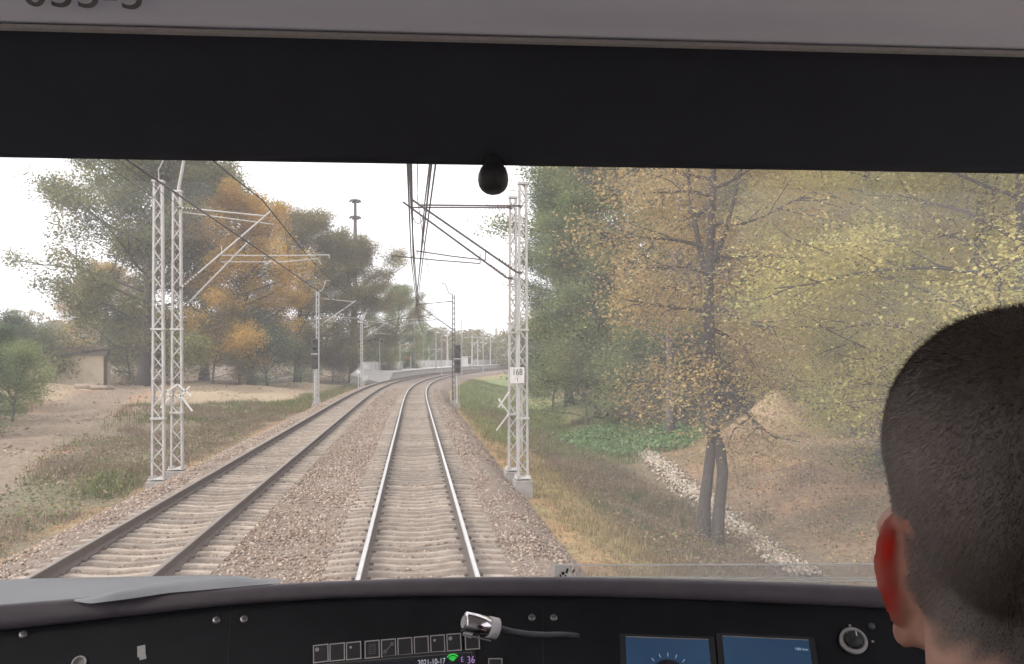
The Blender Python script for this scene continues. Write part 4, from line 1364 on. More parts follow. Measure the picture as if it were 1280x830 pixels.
# ------------------------------------------------------------------ driver's cab
CA = math.radians(3.5)                    # cab heading, right of the near track
CB_ = YAW - CA                            # camera heading inside the cab
M['blind'] = pmat('blind_fabric', (0.024, 0.027, 0.040), (0.029, 0.033, 0.048), 9, 0.85, bmp=.15, bscale=900, bdist=.0006)
M['black_trim'] = pmat('black_trim', (0.018, 0.018, 0.020), (0.026, 0.026, 0.028), 20, 0.55)
M['panel_grey'] = pmat('panel_grey', (0.75, 0.77, 0.90), (0.71, 0.73, 0.86), 5, 0.38, bmp=.05, bscale=500, bdist=.0005)
M['letter_grey'] = pmat('letter_grey', (0.10, 0.095, 0.10), (0.13, 0.125, 0.13), 60, 0.6)
M['rim'] = pmat('rim_plastic', (0.085, 0.072, 0.085), (0.105, 0.09, 0.10), 30, 0.55, bmp=.1, bscale=700, bdist=.0006)
M['console'] = pmat('console_plastic', (0.0075, 0.008, 0.0105), (0.013, 0.0135, 0.0165), 15, 0.65, spec=.22, bmp=.1, bscale=600, bdist=.0006)
M['ledge'] = pmat('ledge_grey', (0.27, 0.275, 0.29), (0.25, 0.255, 0.265), 6, 0.45)
M['cab_wall'] = pmat('cab_wall', (0.78, 0.78, 0.80), (0.74, 0.74, 0.76), 3, 0.6)
M['cab_floor'] = pmat('cab_floor', (0.20, 0.20, 0.215), (0.25, 0.25, 0.26), 30, 0.8)
M['outline'] = pmat('button_outline', (0.42, 0.40, 0.40), (0.33, 0.315, 0.31), 90, 0.6)
M['screw'] = pmat('screw_metal', (0.35, 0.34, 0.34), (0.22, 0.21, 0.21), 200, 0.4, .8)
M['chrome'] = pmat('chrome', (0.62, 0.58, 0.60), (0.55, 0.52, 0.54), 40, 0.16, 1.0)
M['white_tape'] = pmat('white_tape', (0.66, 0.64, 0.65), (0.55, 0.53, 0.54), 120, 0.5)
M['rubber'] = pmat('rubber_hose', (0.045, 0.05, 0.058), (0.06, 0.066, 0.075), 30, 0.6)
M['seat'] = pmat('seat_fabric', (0.03, 0.035, 0.05), (0.045, 0.05, 0.065), 60, 0.95)

def emis(name, col, strength=1.0, scale=None, col2=None):
    m, nt, b = new_mat(name)
    b.inputs['Base Color'].default_value = (.01, .012, .015, 1)
    b.inputs['Roughness'].default_value = .15
    b.inputs['Emission Strength'].default_value = strength
    if col2:
        n = noise(nt, scale, 3, .5, geo_pos(nt))
        nt.links.new(ramp(nt, [(.35, col), (.65, col2)], n), b.inputs['Emission Color'])
    else:
        b.inputs['Emission Color'].default_value = (*col, 1)
    return m
M['screen_blue'] = emis('screen_blue', (.008, .022, .048), 1.0, 6, (.012, .030, .060))
M['screen_black'] = emis('screen_black', (.004, .004, .006), 1.0)
M['screen_green'] = emis('screen_green', (.02, .36, .04), 1.0)
M['screen_violet'] = emis('screen_violet', (.20, .12, .28), 1.0)
M['screen_white'] = emis('screen_white', (.28, .28, .31), 1.0)
M['screen_line'] = emis('screen_line', (.20, .25, .30), 1.0)

# windscreen glass: clear, with a streaky dirt film that also paints in a milky veil
m, nt, bs_ = new_mat('windscreen_glass')
nt.nodes.remove(bs_)
out = nt.nodes['Material Output']
tr_ = nt.nodes.new('ShaderNodeBsdfTransparent')
tr_.inputs['Color'].default_value = (.965, .97, .97, 1)
gl = nt.nodes.new('ShaderNodeBsdfGlossy')
gl.inputs['Roughness'].default_value = .02
fr = nt.nodes.new('ShaderNodeFresnel')
fr.inputs['IOR'].default_value = 1.35
m1 = nt.nodes.new('ShaderNodeMixShader')
nt.links.new(fr.outputs[0], m1.inputs[0])
nt.links.new(tr_.outputs[0], m1.inputs[1])
nt.links.new(gl.outputs[0], m1.inputs[2])
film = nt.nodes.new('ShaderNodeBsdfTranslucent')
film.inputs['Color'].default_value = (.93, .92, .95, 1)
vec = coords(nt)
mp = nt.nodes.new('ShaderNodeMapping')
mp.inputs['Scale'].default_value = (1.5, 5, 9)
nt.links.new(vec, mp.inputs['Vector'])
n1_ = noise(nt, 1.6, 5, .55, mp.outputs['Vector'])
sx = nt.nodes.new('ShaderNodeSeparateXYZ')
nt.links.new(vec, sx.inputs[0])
mr = nt.nodes.new('ShaderNodeMapRange')                      # more film to the right, imitating the milky reflected veil
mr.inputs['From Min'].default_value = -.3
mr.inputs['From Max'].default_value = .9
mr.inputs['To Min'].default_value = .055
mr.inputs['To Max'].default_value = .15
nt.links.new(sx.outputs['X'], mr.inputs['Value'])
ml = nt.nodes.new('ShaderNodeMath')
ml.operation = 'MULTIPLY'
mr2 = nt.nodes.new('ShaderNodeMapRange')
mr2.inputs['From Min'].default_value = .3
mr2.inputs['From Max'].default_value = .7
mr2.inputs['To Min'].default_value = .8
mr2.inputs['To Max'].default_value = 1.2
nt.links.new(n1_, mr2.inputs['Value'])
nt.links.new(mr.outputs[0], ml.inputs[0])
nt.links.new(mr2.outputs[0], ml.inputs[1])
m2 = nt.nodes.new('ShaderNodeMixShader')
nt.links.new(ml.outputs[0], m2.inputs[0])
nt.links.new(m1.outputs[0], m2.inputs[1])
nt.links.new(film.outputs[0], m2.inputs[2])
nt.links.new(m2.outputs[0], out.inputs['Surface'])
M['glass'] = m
m, nt, bs_ = new_mat('clear_glass')
nt.nodes.remove(bs_)
tr2 = nt.nodes.new('ShaderNodeBsdfTransparent')
tr2.inputs['Color'].default_value = (.98, .985, .985, 1)
nt.links.new(tr2.outputs[0], nt.nodes['Material Output'].inputs['Surface'])
M['glass_edge'] = m
m, nt, bs_ = new_mat('acrylic')
bs_.inputs['Base Color'].default_value = (.75, .74, .73, 1)
bs_.inputs['Roughness'].default_value = .25
tr3 = nt.nodes.new('ShaderNodeBsdfTransparent')
mx3 = nt.nodes.new('ShaderNodeMixShader')
mx3.inputs[0].default_value = .22
nt.links.new(tr3.outputs[0], mx3.inputs[1])
nt.links.new(bs_.outputs[0], mx3.inputs[2])
nt.links.new(mx3.outputs[0], nt.nodes['Material Output'].inputs['Surface'])
M['acrylic'] = m
m, nt, bs_ = new_mat('milky_plastic')                      # lets daylight through, so it shines against the cab
bs_.inputs['Base Color'].default_value = (.85, .84, .82, 1)
tl_ = nt.nodes.new('ShaderNodeBsdfTranslucent')
tl_.inputs['Color'].default_value = (.92, .92, .90, 1)
mx4 = nt.nodes.new('ShaderNodeMixShader')
mx4.inputs[0].default_value = .7
nt.links.new(bs_.outputs[0], mx4.inputs[1])
nt.links.new(tl_.outputs[0], mx4.inputs[2])
nt.links.new(mx4.outputs[0], nt.nodes['Material Output'].inputs['Surface'])
M['glow_edge'] = m

def PC(px, py, cy=None, d=None):
    """photo pixel -> cab coordinates (origin at the camera), on the plane at cab depth cy, or at camera depth d"""
    t = (px - 640) / F
    c, s = math.cos(CB_), math.sin(CB_)
    if d is None:
        d = cy / (c - t * s)
    xc = t * d
    return Vector((xc * c + d * s, -xc * s + d * c, (HZ - py) / F * d))

CAB = Matrix.Translation((0, 0, EYE)) @ Matrix.Rotation(-CA, 4, 'Z')
def cab_thing(name, label, cat, base=(0, 0, 0)):
    t = thing(name, label, cat)
    t.matrix_world = CAB
    return t
def cab_struct(mb, name, mat, label):
    o = mb.build(name, mat)
    o.matrix_world = CAB
    return tag(o, label, None, kind='structure')

XL, XR, YB, ZF, ZC = -1.28, 1.50, -1.35, -1.32, .80
cab_struct(MB().box(((XL + XR) / 2, .1, ZF - .03), (XR - XL, 3.2, .06)), 'cab_floor', M['cab_floor'], 'dark floor of the driving cab')
cab_struct(MB().box(((XL + XR) / 2, .15, ZC + .03), (XR - XL + .2, 3.1, .06)), 'cab_ceiling', M['cab_wall'], 'pale ceiling of the driving cab')
cab_struct(MB().box(((XL + XR) / 2, YB - .03, (ZF + ZC) / 2), (XR - XL, .06, ZC - ZF)), 'cab_wall_back', M['cab_wall'], 'pale rear wall of the driving cab')
for nm, x, lab in (('cab_wall_left', XL, 'left side wall of the cab with its window'), ('cab_wall_right', XR, 'right side wall of the cab with its window')):
    sg = -1 if x < 0 else 1
    mb = MB()
    w0, w1, z0, z1 = -1.15, 1.0, -.50, .60
    mb.box((x + sg * .03, (YB + w0) / 2, (ZF + ZC) / 2), (.06, w0 - YB, ZC - ZF))
    mb.box((x + sg * .03, (w1 + 1.7) / 2, (ZF + ZC) / 2), (.06, 1.7 - w1, ZC - ZF))
    mb.box((x + sg * .03, (w0 + w1) / 2, (ZF + z0) / 2), (.06, w1 - w0, z0 - ZF))
    mb.box((x + sg * .03, (w0 + w1) / 2, (z1 + ZC) / 2), (.06, w1 - w0, ZC - z1))
    o = cab_struct(mb, nm, M['cab_wall'], lab)
    g_ = MB().box((x + sg * .03, (w0 + w1) / 2, (z0 + z1) / 2), (.012, w1 - w0, z1 - z0)).build('side_pane', M['glass_edge'], o)
cab_struct(MB().box(((XL + XR) / 2, 1.63, (ZF - .56) / 2), (XR - XL, .08, -.56 - ZF)), 'cab_wall_front', M['rim'], 'front wall of the cab below the windscreen')
cab_struct(MB().box(((XL + XR) / 2, 1.60, .69), (XR - XL, .08, .20)), 'cab_wall_front_top', M['panel_grey'], 'front wall of the cab above the windscreen')

# windscreen
t = cab_thing('windscreen', 'wide slightly dirty and veiled windscreen the whole view is seen through', 'windscreen')
bl, br, tl, tr4 = Vector((XL, 1.66, -.56)), Vector((XR, 1.66, -.56)), Vector((XL, 1.57, .60)), Vector((XR, 1.57, .60))
th_ = Vector((0, .012, .001))
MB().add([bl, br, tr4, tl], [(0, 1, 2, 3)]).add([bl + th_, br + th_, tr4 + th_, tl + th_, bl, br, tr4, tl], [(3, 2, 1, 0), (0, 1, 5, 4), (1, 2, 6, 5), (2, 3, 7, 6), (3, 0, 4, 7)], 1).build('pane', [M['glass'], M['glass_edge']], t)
# clear strip with bright edges on the glass foot, right side
st = cab_thing('clear_strip', 'clear plastic strip with white edges along the foot of the windscreen', 'strip')
def on_strip(px, py):
    return PC(px, py, cy=1.56)
def slab(a, b, c, d, th=.004, mb=None, mi=0):
    n = (Vector(b) - Vector(a)).cross(Vector(d) - Vector(a)).normalized() * th
    v = [Vector(p) for p in (a, b, c, d)]
    return (mb or MB()).add(v + [p + n for p in v], [(0, 1, 2, 3), (7, 6, 5, 4), (1, 0, 4, 5), (2, 1, 5, 6), (3, 2, 6, 7), (0, 3, 7, 4)], mi)
slab(on_strip(693, 720), on_strip(1240, 724), on_strip(1240, 704.5), on_strip(693, 706)).build('clear_sheet', M['acrylic'], st)
for a, c, w in (((692, 705.6), (1240, 704.4), .0016), ((692, 720.8), (1240, 723.6), .0022), ((730, 723.8), (1240, 728.0), .0012)):
    MB().tube([on_strip(*a) + Vector((0, -.004, 0)), on_strip(*c) + Vector((0, -.004, 0))], w, 6).build('white_edge', M['glow_edge'], st)
slab(on_strip(691, 720), on_strip(714, 720), on_strip(712, 706), on_strip(693, 706), .002).build('white_label', M['glow_edge'], st).location.y = -.004
for i, (px, py, w, h) in enumerate(((703, 715, .006, .006), (708, 712, .004, .010), (716, 712, .003, .008), (700, 718, .006, .003), (706, 718, .003, .003))):
    MB().box(on_strip(px, py) + Vector((0, -.0095, 0)), (w, .001, h), (0, .3 * i, 0)).build('dark_mark', M['black_paint'], st)
slab(on_strip(730, 723), on_strip(1240, 727), on_strip(1240, 745), on_strip(730, 735)).build('clear_foot', M['acrylic'], st)

# roof header panel with running number
t = cab_thing('header_panel', 'pale grey moulded header above the blind with dark running number', 'panel')
prof = [(1.235, .512), (1.215, .5105), (1.195, .518), (1.180, .530), (1.170, .545), (1.150, .605), (1.11, .70), (1.10, .80), (1.30, .80), (1.30, .54)]
mb = MB()
nP = len(prof)
for x in np.linspace(XL, XR, 9):
    for y, z in prof:
        mb.v.append((x, y, z))
for i in range(8):
    for k in range(nP):
        mb.f.append((i * nP + k, i * nP + (k + 1) % nP, (i + 1) * nP + (k + 1) % nP, (i + 1) * nP + k))
        mb.m.append(0)
mb.build('header_moulding', M['panel_grey'], t, True)
me = text_mesh('055-5', .062, M['letter_grey'], 1.22, .0006, 'LEFT')
o = obj('lettering', me, t)
pt = PC(17, -17, cy=1.152)
o.location = (pt.x, 1.150, pt.z)
sl = math.atan2(.06, -.020)
o.rotation_euler = (math.radians(90) + math.atan2(-.02, .06) * -1, 0, 0)
o.location.y = 1.1665 - (pt.z - .545) * (.02 / .06) - .0025
o.location.y -= 0.0
MB().box(((XL + XR) / 2, 1.236, .5065), (XR - XL, .012, .006)).build('shadow_gap_strip', M['outline'], t)

# roller blind
t = cab_thing('roller_blind', 'dark grey roller blind pulled down over the top of the windscreen', 'blind')
mb = MB()
nx_, nz_ = 40, 14
for i in range(nx_ + 1):
    for j in range(nz_ + 1):
        x = XL + .02 + (XR - XL - .04) * i / nx_
        f = j / nz_
        y = 1.25 + .20 * f
        z = .54 - .178 * f - .012 * math.sin(math.pi * f) + .0015 * math.sin(x * 9 + f * 3)
        mb.v.append((x, y, z))
for i in range(nx_):
    for j in range(nz_):
        a = i * (nz_ + 1) + j
        mb.f.append((a, a + nz_ + 1, a + nz_ + 2, a + 1))
        mb.m.append(0)
bo = mb.build('blind_fabric', M['blind'], t, True)
so = bo.modifiers.new('thick', 'SOLIDIFY')
so.thickness = .0015
MB().tube([(XL + .02, 1.452, .3655), (XR - .02, 1.452, .3655)], .006, 8).build('hem_bar', M['blind'], t, True)
k0 = PC(616.5, 203, cy=1.445)
kc = PC(616.5, 230, cy=1.445)
MB().lathe([(.0165, 0), (.0165, .010), (.018, .016), (.0240, .024), (.0277, .034), (.0287, .045), (.0268, .056), (.0215, .0645), (.0135, .070), (.004, .0725)], k0 + Vector((0, 0, .012)), (0, 0, -1), 24).build('pull_knob', M['black_trim'], t, True)

# ------------------------------------------------------------------ desk: ledge, rim and instrument face
RT = [(-420, 796), (-200, 776), (0, 757), (100, 750), (210, 741), (350, 731), (500, 724.5), (640, 722), (800, 724), (1000, 730), (1100, 735), (1280, 746), (1500, 762), (1800, 786)]
RB = [(-420, 846), (-200, 812), (0, 788), (100, 779), (210, 765), (350, 751), (500, 746), (640, 745), (800, 748), (1000, 756), (1100, 761), (1280, 772), (1500, 790), (1800, 818)]
ZR = -.40
def interp_poly(poly, n):
    xs = np.linspace(poly[0][0], poly[-1][0], n)
    ys = np.interp(xs, [p[0] for p in poly], [p[1] for p in poly])
    k = np.ones(7) / 7
    yp = np.concatenate([[ys[0]] * 3, ys, [ys[-1]] * 3])
    return xs, np.convolve(yp, k, 'valid')
NX = 75
xs_, yt_ = interp_poly(RT, NX)
_, yb_ = interp_poly(RB, NX)
top = [PC(x, y, d=-ZR * F / (y - HZ)) for x, y in zip(xs_, yt_)]
bot = [PC(x, yb, d=-ZR * F / (yt - HZ) - .012) for x, yt, yb in zip(xs_, yt_, yb_)]
desk = cab_thing('driver_desk', 'black curved driver desk with instruments under the windscreen', 'control desk')
mb = MB()
rows = []
for a, c in zip(top, bot):
    back = Vector((0, 1, 0))
    rows.append([a + back * .10 + Vector((0, 0, -.12)), a + back * .035 + Vector((0, 0, -.02)), a + back * .022 + Vector((0, 0, -.004)), a + back * .010, a, a - back * .006 + Vector((0, 0, -.005)), a.lerp(c, .5) - back * .008, c + Vector((0, -.001, .004)), c + Vector((0, .006, -.001)), c + Vector((0, .03, -.002))])
nr = len(rows[0])
for r in rows:
    mb.v += [tuple(p) for p in r]
for i in range(NX - 1):
    for k in range(nr - 1):
        mb.f.append((i * nr + k, i * nr + k + 1, (i + 1) * nr + k + 1, (i + 1) * nr + k))
        mb.m.append(0)
mb.build('desk_rim', M['rim'], desk, True)
# instrument face swept below the rim
FD = Vector((0, -.62, -.78)).normalized()
def face_pt(i, v):
    return bot[i] + Vector((0, .012, -.002)) + FD * v
mb = MB()
vs_ = [0, .02, .05, .09, .14, .20]
for i in range(NX):
    for v in vs_:
        mb.v.append(tuple(face_pt(i, v)))
    p = face_pt(i, .20)
    mb.v.append((p.x, p.y - .35, p.z - .01))
    mb.v.append((p.x, p.y - .35, p.z - .06))
    mb.v.append((p.x, p.y + .05, p.z - .10))
nr = len(vs_) + 3
for i in range(NX - 1):
    for k in range(nr - 1):
        mb.f.append((i * nr + k, i * nr + k + 1, (i + 1) * nr + k + 1, (i + 1) * nr + k))
        mb.m.append(0)
mb.build('instrument_face', M['console'], desk, True)
MB().box(((XL + XR) / 2, 1.15, -1.0), (XR - XL - .02, .10, .62)).build('desk_base', M['console'], desk)

_gi = np.linspace(0, NX - 1.001, 900)
def face_at(px, py):
    """photo pixel -> point on the instrument face and its frame (right, up, out)"""
    best = None
    c, s = math.cos(CB_), math.sin(CB_)
    for g_ in _gi:
        i = int(g_)
        f = g_ - i
        b0 = face_pt(i, 0).lerp(face_pt(i + 1, 0), f)
        # solve py along v
        def prj(p):
            d = p.x * s + p.y * c
            return 640 + F * (p.x * c - p.y * s) / d, HZ - F * p.z / d
        lo, hi = -.02, .3
        for _ in range(18):
            md = (lo + hi) / 2
            if prj(b0 + FD * md)[1] < py:
                lo = md
            else:
                hi = md
        p = b0 + FD * lo
        e = abs(prj(p)[0] - px)
        if best is None or e < best[0]:
            best = (e, p, i)
    _, p, i = best
    tx = (face_pt(i + 1, .05) - face_pt(i, .05)).normalized()
    up = -FD
    up = (up - tx * up.dot(tx)).normalized()
    return p, tx, up, tx.cross(up).normalized()
def frame_mat(p, tx, up, nn, lift=0.0):
    m = Matrix((tx, up, nn)).transposed().to_4x4()
    m.translation = p + nn * lift
    return m
PXM = 1.33 / F                                # metres per photo pixel on the face
def on_face(name, mb_or_me, mats, px, py, parent, lift=.001, smooth=False, roll=0.0):
    p, tx, up, nn = face_at(px, py)
    o = mb_or_me.build(name, mats, parent, smooth) if isinstance(mb_or_me, MB) else obj(name, mb_or_me, parent)
    o.matrix_local = (frame_mat(p, tx, up, nn, lift) @ Matrix.Rotation(roll, 4, 'Z'))
    return o
def outline_box(w, h, t, dep, mb=None):
    mb = mb or MB()
    for sx, sy, a, b in ((0, 1, w, t), (0, -1, w, t)):
        mb.box((0, sy * (h - t) / 2, 0), (a, b, dep))
    for sx in (-1, 1):
        mb.box((sx * (w - t) / 2, 0, 0), (t, h - 2 * t, dep))
    return mb
for px, py in ((271, 775), (304, 774), (30, 793), (664, 772), (692, 772)):
    o = on_face('screw', MB().lathe([(.0068, 0), (.0066, .0015), (.005, .0028), (.002, .0030)], n=14), M['screw'], px, py, desk, 0.0, True)
    MB().box((0, 0, .0031), (.007, .0013, .0006)).build('slot', M['black_trim'], o)
for px in (288, 678):
    on_face('panel_seam', MB().box((0, -.02, 0), (.0012, .13, .0008)), M['black_trim'], px, 790, desk, .0004)
# row of ten outlined push buttons
HU = 1.18
for i in range(10):
    px, py = 401.5 + i * 20.9, 817.5 - i * 1.75
    w = 18.5 * PXM
    bt = on_face('push_button', MB().box((0, 0, 0), (w, w * HU, .003)), M['black_trim'], px, py, desk, .0015, roll=.06)
    ol = outline_box(w, w * HU, .0017, .0008)
    o = ol.build('outline', M['outline'], bt)
    o.location.z = .0017
    if i in (0, 8):
        o = MB().lathe([(.0034, 0), (.0034, .0005), (.0022, .0005), (.0022, 0)], n=16).build('symbol', M['outline'], bt)
        o.location = (-.006, .007, .0016)
    if i in (2, 7):
        o = MB().lathe([(.0022, 0), (.0022, .0005)], n=10).build('symbol', M['outline'], bt)
        o.location = (-.005, .006, .0016)
    if i == 3:
        m_ = outline_box(.011, .016, .0012, .0005)
        for k in (-.004, 0, .004):
            m_.box((0, k, 0), (.007, .0011, .0005))
        m_.build('symbol', M['letter_grey'], bt).location = (0, 0, .0017)
    if i == 4:
        m_ = MB().box((0, 0, 0), (.017, .0022, .0005), (0, 0, .8)).lathe([(.0035, 0), (.0035, .0005)], (.006, .006, 0), n=10).lathe([(.0035, 0), (.0035, .0005)], (-.006, -.006, 0), n=10)
        m_.build('symbol', M['letter_grey'], bt).location = (0, 0, .0017)
bt = on_face('push_button', MB().box((0, 0, 0), (.024, .028, .003)), M['black_trim'], 620, 834, desk, .0015)
outline_box(.024, .028, .0017, .0008).build('outline', M['outline'], bt).location.z = .0017
# small display with date, signal waves and violet digits
sc_ = on_face('status_display', MB().box((-.085, -.030, 0), (.33, .085, .004)), M['black_trim'], 536, 826, desk, .002, roll=.055)
MB().box((-.085, -.032, .0022), (.30, .07, .001)).build('screen', M['screen_black'], sc_)
outline_box(.318, .078, .0012, .0008).build('bezel_line', M['letter_grey'], sc_).location = (-.085, -.031, .0024)
me = text_mesh('2021-10-17', .013, M['screen_white'], .78, .0002)
o = obj('lettering', me, sc_)
o.location = (.004, -.004, .0032)
gw = MB()
for r in (.004, .008, .012):
    for k in range(8):
        a0, a1 = math.radians(40 + k * 12.5), math.radians(40 + (k + 1) * 12.5)
        gw.bar((math.cos(a0) * r, math.sin(a0) * r, 0), (math.cos(a1) * r, math.sin(a1) * r, 0), .0004, .0022 if r > .005 else .005, up=(math.cos(a0), math.sin(a0), 0))
gw.build('signal_waves', M['screen_green'], sc_).location = (.040, -.006, .0032)
me = text_mesh('E', .012, M['screen_violet'], .8, .0002)
o = obj('lettering', me, sc_)
o.location = (.056, -.004, .0032)
me = text_mesh('36', .017, M['screen_violet'], .8, .0002)
o = obj('lettering', me, sc_)
o.location = (.071, -.006, .0032)
# two blue driver screens
for j, (x0, x1) in enumerate(((783, 886), (905, 1009))):
    w = (x1 - x0) * PXM * 1.0
    px = (x0 + x1) / 2
    ds = on_face('driver_screen', MB().box((0, -.055, 0), (w + .02, .125, .004)), M['black_trim'], px, 800, desk, .001)
    MB().box((0, -.055, .0024), (w, .112, .001)).build('screen', M['screen_blue'], ds)
    MB().box((0, .0022, .0026), (w, .0012, .001)).build('screen_edge', M['outline'], ds)
    if j == 0:
        tk = MB()
        for k in range(13):
            a = math.radians(-30 + 240 * k / 12)
            tk.box((math.cos(a) * .040, -.066 + math.sin(a) * .040, .0032), (.0065, .0011, .0003), (0, 0, a))
        tk.build('gauge_ticks', M['screen_line'], ds)
        MB().lathe([(.032, .0030), (.032, .0033)], (0, -.066, 0), n=32).build('gauge_face', M['screen_black'], ds)
    else:
        me = text_mesh('100 km', .006, M['screen_line'], 1.2, .0002)
        o = obj('lettering', me, ds)
        o.location = (w * .40, -.014, .0032)
# rotary knob
kn = on_face('rotary_knob', MB().lathe([(.022, 0), (.0225, .006), (.021, .0085), (.0150, .0085), (.0150, .004), (.001, .004)], n=32), M['outline'], 1067, 802, desk, 0.0, True)
MB().lathe([(.0148, .003), (.0142, .014), (.012, .016), (.001, .016)], n=28).build('knob_cap', M['black_trim'], kn, True)
MB().box((.0035, .0085, .0165), (.0018, .008, .0008)).build('pointer', M['white_tape'], kn)
for px, py in ((1063, 782), (1090, 802)):
    on_face('index_dot', MB().lathe([(.0022, 0), (.0022, .0006)], n=12), M['outline'], px, py, desk, .0004)
on_face('indicator_lamp', MB().lathe([(.0055, 0), (.0055, .002), (.004, .0035), (.001, .004)], n=16), M['letter_grey'], 1089, 783, desk, 0, True)
# small paper label and key ring on the left
lb_ = on_face('paper_label', MB().box((0, 0, 0), (.012, .018, .0006)).box((.002, -.011, 0), (.010, .006, .0006)), M['outline'], 176, 814, desk, .0006, roll=.1)
on_face('key_switch_ring', MB().lathe([(.011, 0), (.011, .003), (.0085, .003), (.0085, 0)], n=20), M['outline'], 100, 829, desk, 0, True)
# desk top ledge left of the rim, lit by the sky
mb = MB()
LE = [(-420, 742), (-200, 734), (0, 725), (30, 723.5), (100, 722), (200, 720), (260, 718.5), (300, 720), (330, 724), (352, 729.5)]
xs2 = np.linspace(-420, 352, 50)
for x in xs2:
    yr = float(np.interp(x, xs_, yt_)) - .3
    ye = min(float(np.interp(x, [p[0] for p in LE], [p[1] for p in LE])), yr - .2)
    dA_, dB_ = -ZR * F / (yr - HZ), -(ZR + .002) * F / (ye - HZ)
    a, c = PC(x, yr, d=dA_), PC(x, ye, d=dB_)
    for k in range(9):
        f = k / 8
        p = a.lerp(c, f)
        mb.v.append((p.x, p.y, p.z + .006 * math.sin(math.pi * f) * 0 - .003 * (1 - f) ** 4))
    mb.v.append((c.x, c.y + .02, c.z - .02))
    mb.v.append((c.x, c.y + .03, c.z - .14))
for i in range(49):
    for k in range(10):
        mb.f.append((i * 11 + k, (i + 1) * 11 + k, (i + 1) * 11 + k + 1, i * 11 + k + 1))
        mb.m.append(0)
mb.build('desk_ledge', M['ledge'], desk, True)
# raised lobe on the ledge
lo_ = [(92, 752), (112, 755.5), (160, 749.5), (210, 742), (280, 736), (352, 729.5)]
up_ = [(92, 750), (120, 746), (170, 735), (215, 727), (260, 719.5), (352, 724.5)]
mb = MB()
xs3 = np.linspace(93, 351, 36)
for x in xs3:
    y0 = float(np.interp(x, [p[0] for p in lo_], [p[1] for p in lo_]))
    y1 = float(np.interp(x, [p[0] for p in up_], [p[1] for p in up_]))
    dl = -ZR * F / (max(y0, 715) - HZ)
    du = -ZR * F / (y1 - HZ)
    a, c = PC(x, y0, d=dl), PC(x, y1, d=du)
    hh_ = .010 * min(1, (x - 92) / 60) * min(1, (352 - x) / 60)
    for k in range(11):
        f = k / 10
        p = a.lerp(c, f)
        mb.v.append((p.x, p.y, p.z + hh_ * (math.sin(math.pi * min(1, f * 1.15)) if f < .8696 else -.2) + .001))
for i in range(35):
    for k in range(10):
        mb.f.append((i * 11 + k, (i + 1) * 11 + k, (i + 1) * 11 + k + 1, i * 11 + k + 1))
        mb.m.append(0)
mb.build('ledge_lobe', M['ledge'], desk, True)

# chrome gooseneck microphone in front of the desk face
mic = cab_thing('gooseneck_microphone', 'chrome gooseneck microphone with white tape lying before the desk face', 'microphone')
a, c = PC(580, 777, d=1.20), PC(622, 786, d=1.22)
ax = (c - a).normalized()
L = (c - a).length
MB().lathe([(.0125, 0), (.0155, .001), (.0158, L * .98), (.011, L)], a, ax, 28).build('microphone_body', M['chrome'], mic, True)
MB().lathe([(.0095, -.0012), (.0105, .0004)], a, ax, 20).build('microphone_grille', M['outline'], mic)
MB().lathe([(.0163, L * .70), (.0163, L * .97)], a, ax, 28).build('white_tape', M['white_tape'], mic, True)
q = [c, PC(640, 790, d=1.23), PC(662, 793, d=1.245), PC(684, 794, d=1.26), PC(704, 793.5, d=1.285), PC(722, 795, d=1.33)]
MB().tube(q, [.006, .0052, .005, .005, .005, .005], 10).build('gooseneck', M['rubber'], mic, True)
e0, e1 = PC(586, 791, d=1.19), PC(612, 800, d=1.19)
MB().box(PC(585, 792, d=1.195), (.014, .003, .010), (0, .4, .2)).build('clip_tab', M['white_tape'], mic)
MB().tube([PC(578, 793, d=1.19), PC(614, 801, d=1.2)], .0012, 6).build('clip_wire', M['screw'], mic)
# ------------------------------------------------------------------ the driver
def skin_mat():
    """skin; the mesh says where cropped hair shades it ('Col') and where thin ear tissue lets red light through ('thin')"""
    m, nt, b = new_mat('skin')
    b.inputs['Roughness'].default_value = .5
    vec = coords(nt)
    at = nt.nodes.new('ShaderNodeAttribute')
    at.attribute_name = 'Col'
    n = noise(nt, 90, 5, .6, vec)
    mr = nt.nodes.new('ShaderNodeMapRange')
    mr.inputs['To Min'].default_value = .8
    mr.inputs['To Max'].default_value = 1.2
    nt.links.new(n, mr.inputs['Value'])
    mul = nt.nodes.new('ShaderNodeVectorMath')
    mul.operation = 'SCALE'
    nt.links.new(at.outputs['Color'], mul.inputs[0])
    nt.links.new(mr.outputs[0], mul.inputs['Scale'])
    nt.links.new(mul.outputs[0], b.inputs['Base Color'])
    b.inputs['Subsurface Weight'].default_value = .15
    b.inputs['Subsurface Radius'].default_value = (.012, .004, .002)
    bump(nt, b, noise(nt, 500, 3, .6, vec), .25, .0008)
    th = nt.nodes.new('ShaderNodeAttribute')
    th.attribute_name = 'thin'
    t = nt.nodes.new('ShaderNodeBsdfTranslucent')
    t.inputs['Color'].default_value = (.92, .075, .055, 1)
    mx = nt.nodes.new('ShaderNodeMixShader')
    nt.links.new(th.outputs['Fac'], mx.inputs[0])
    nt.links.new(b.outputs[0], mx.inputs[1])
    nt.links.new(t.outputs[0], mx.inputs[2])
    nt.links.new(mx.outputs[0], nt.nodes['Material Output'].inputs['Surface'])
    return m
M['skin'] = skin_mat()
M['hair'] = attr_mat('hair', .5, .2, 200, trans=.45)
M['shirt'] = pmat('shirt', (0.025, 0.028, 0.04), (0.035, 0.04, 0.055), 30, .95, bmp=.3, bscale=300, bdist=.001)
M['trousers'] = pmat('trousers', (0.02, 0.02, 0.025), (0.03, 0.03, 0.035), 30, .95, bmp=.3, bscale=300, bdist=.001)

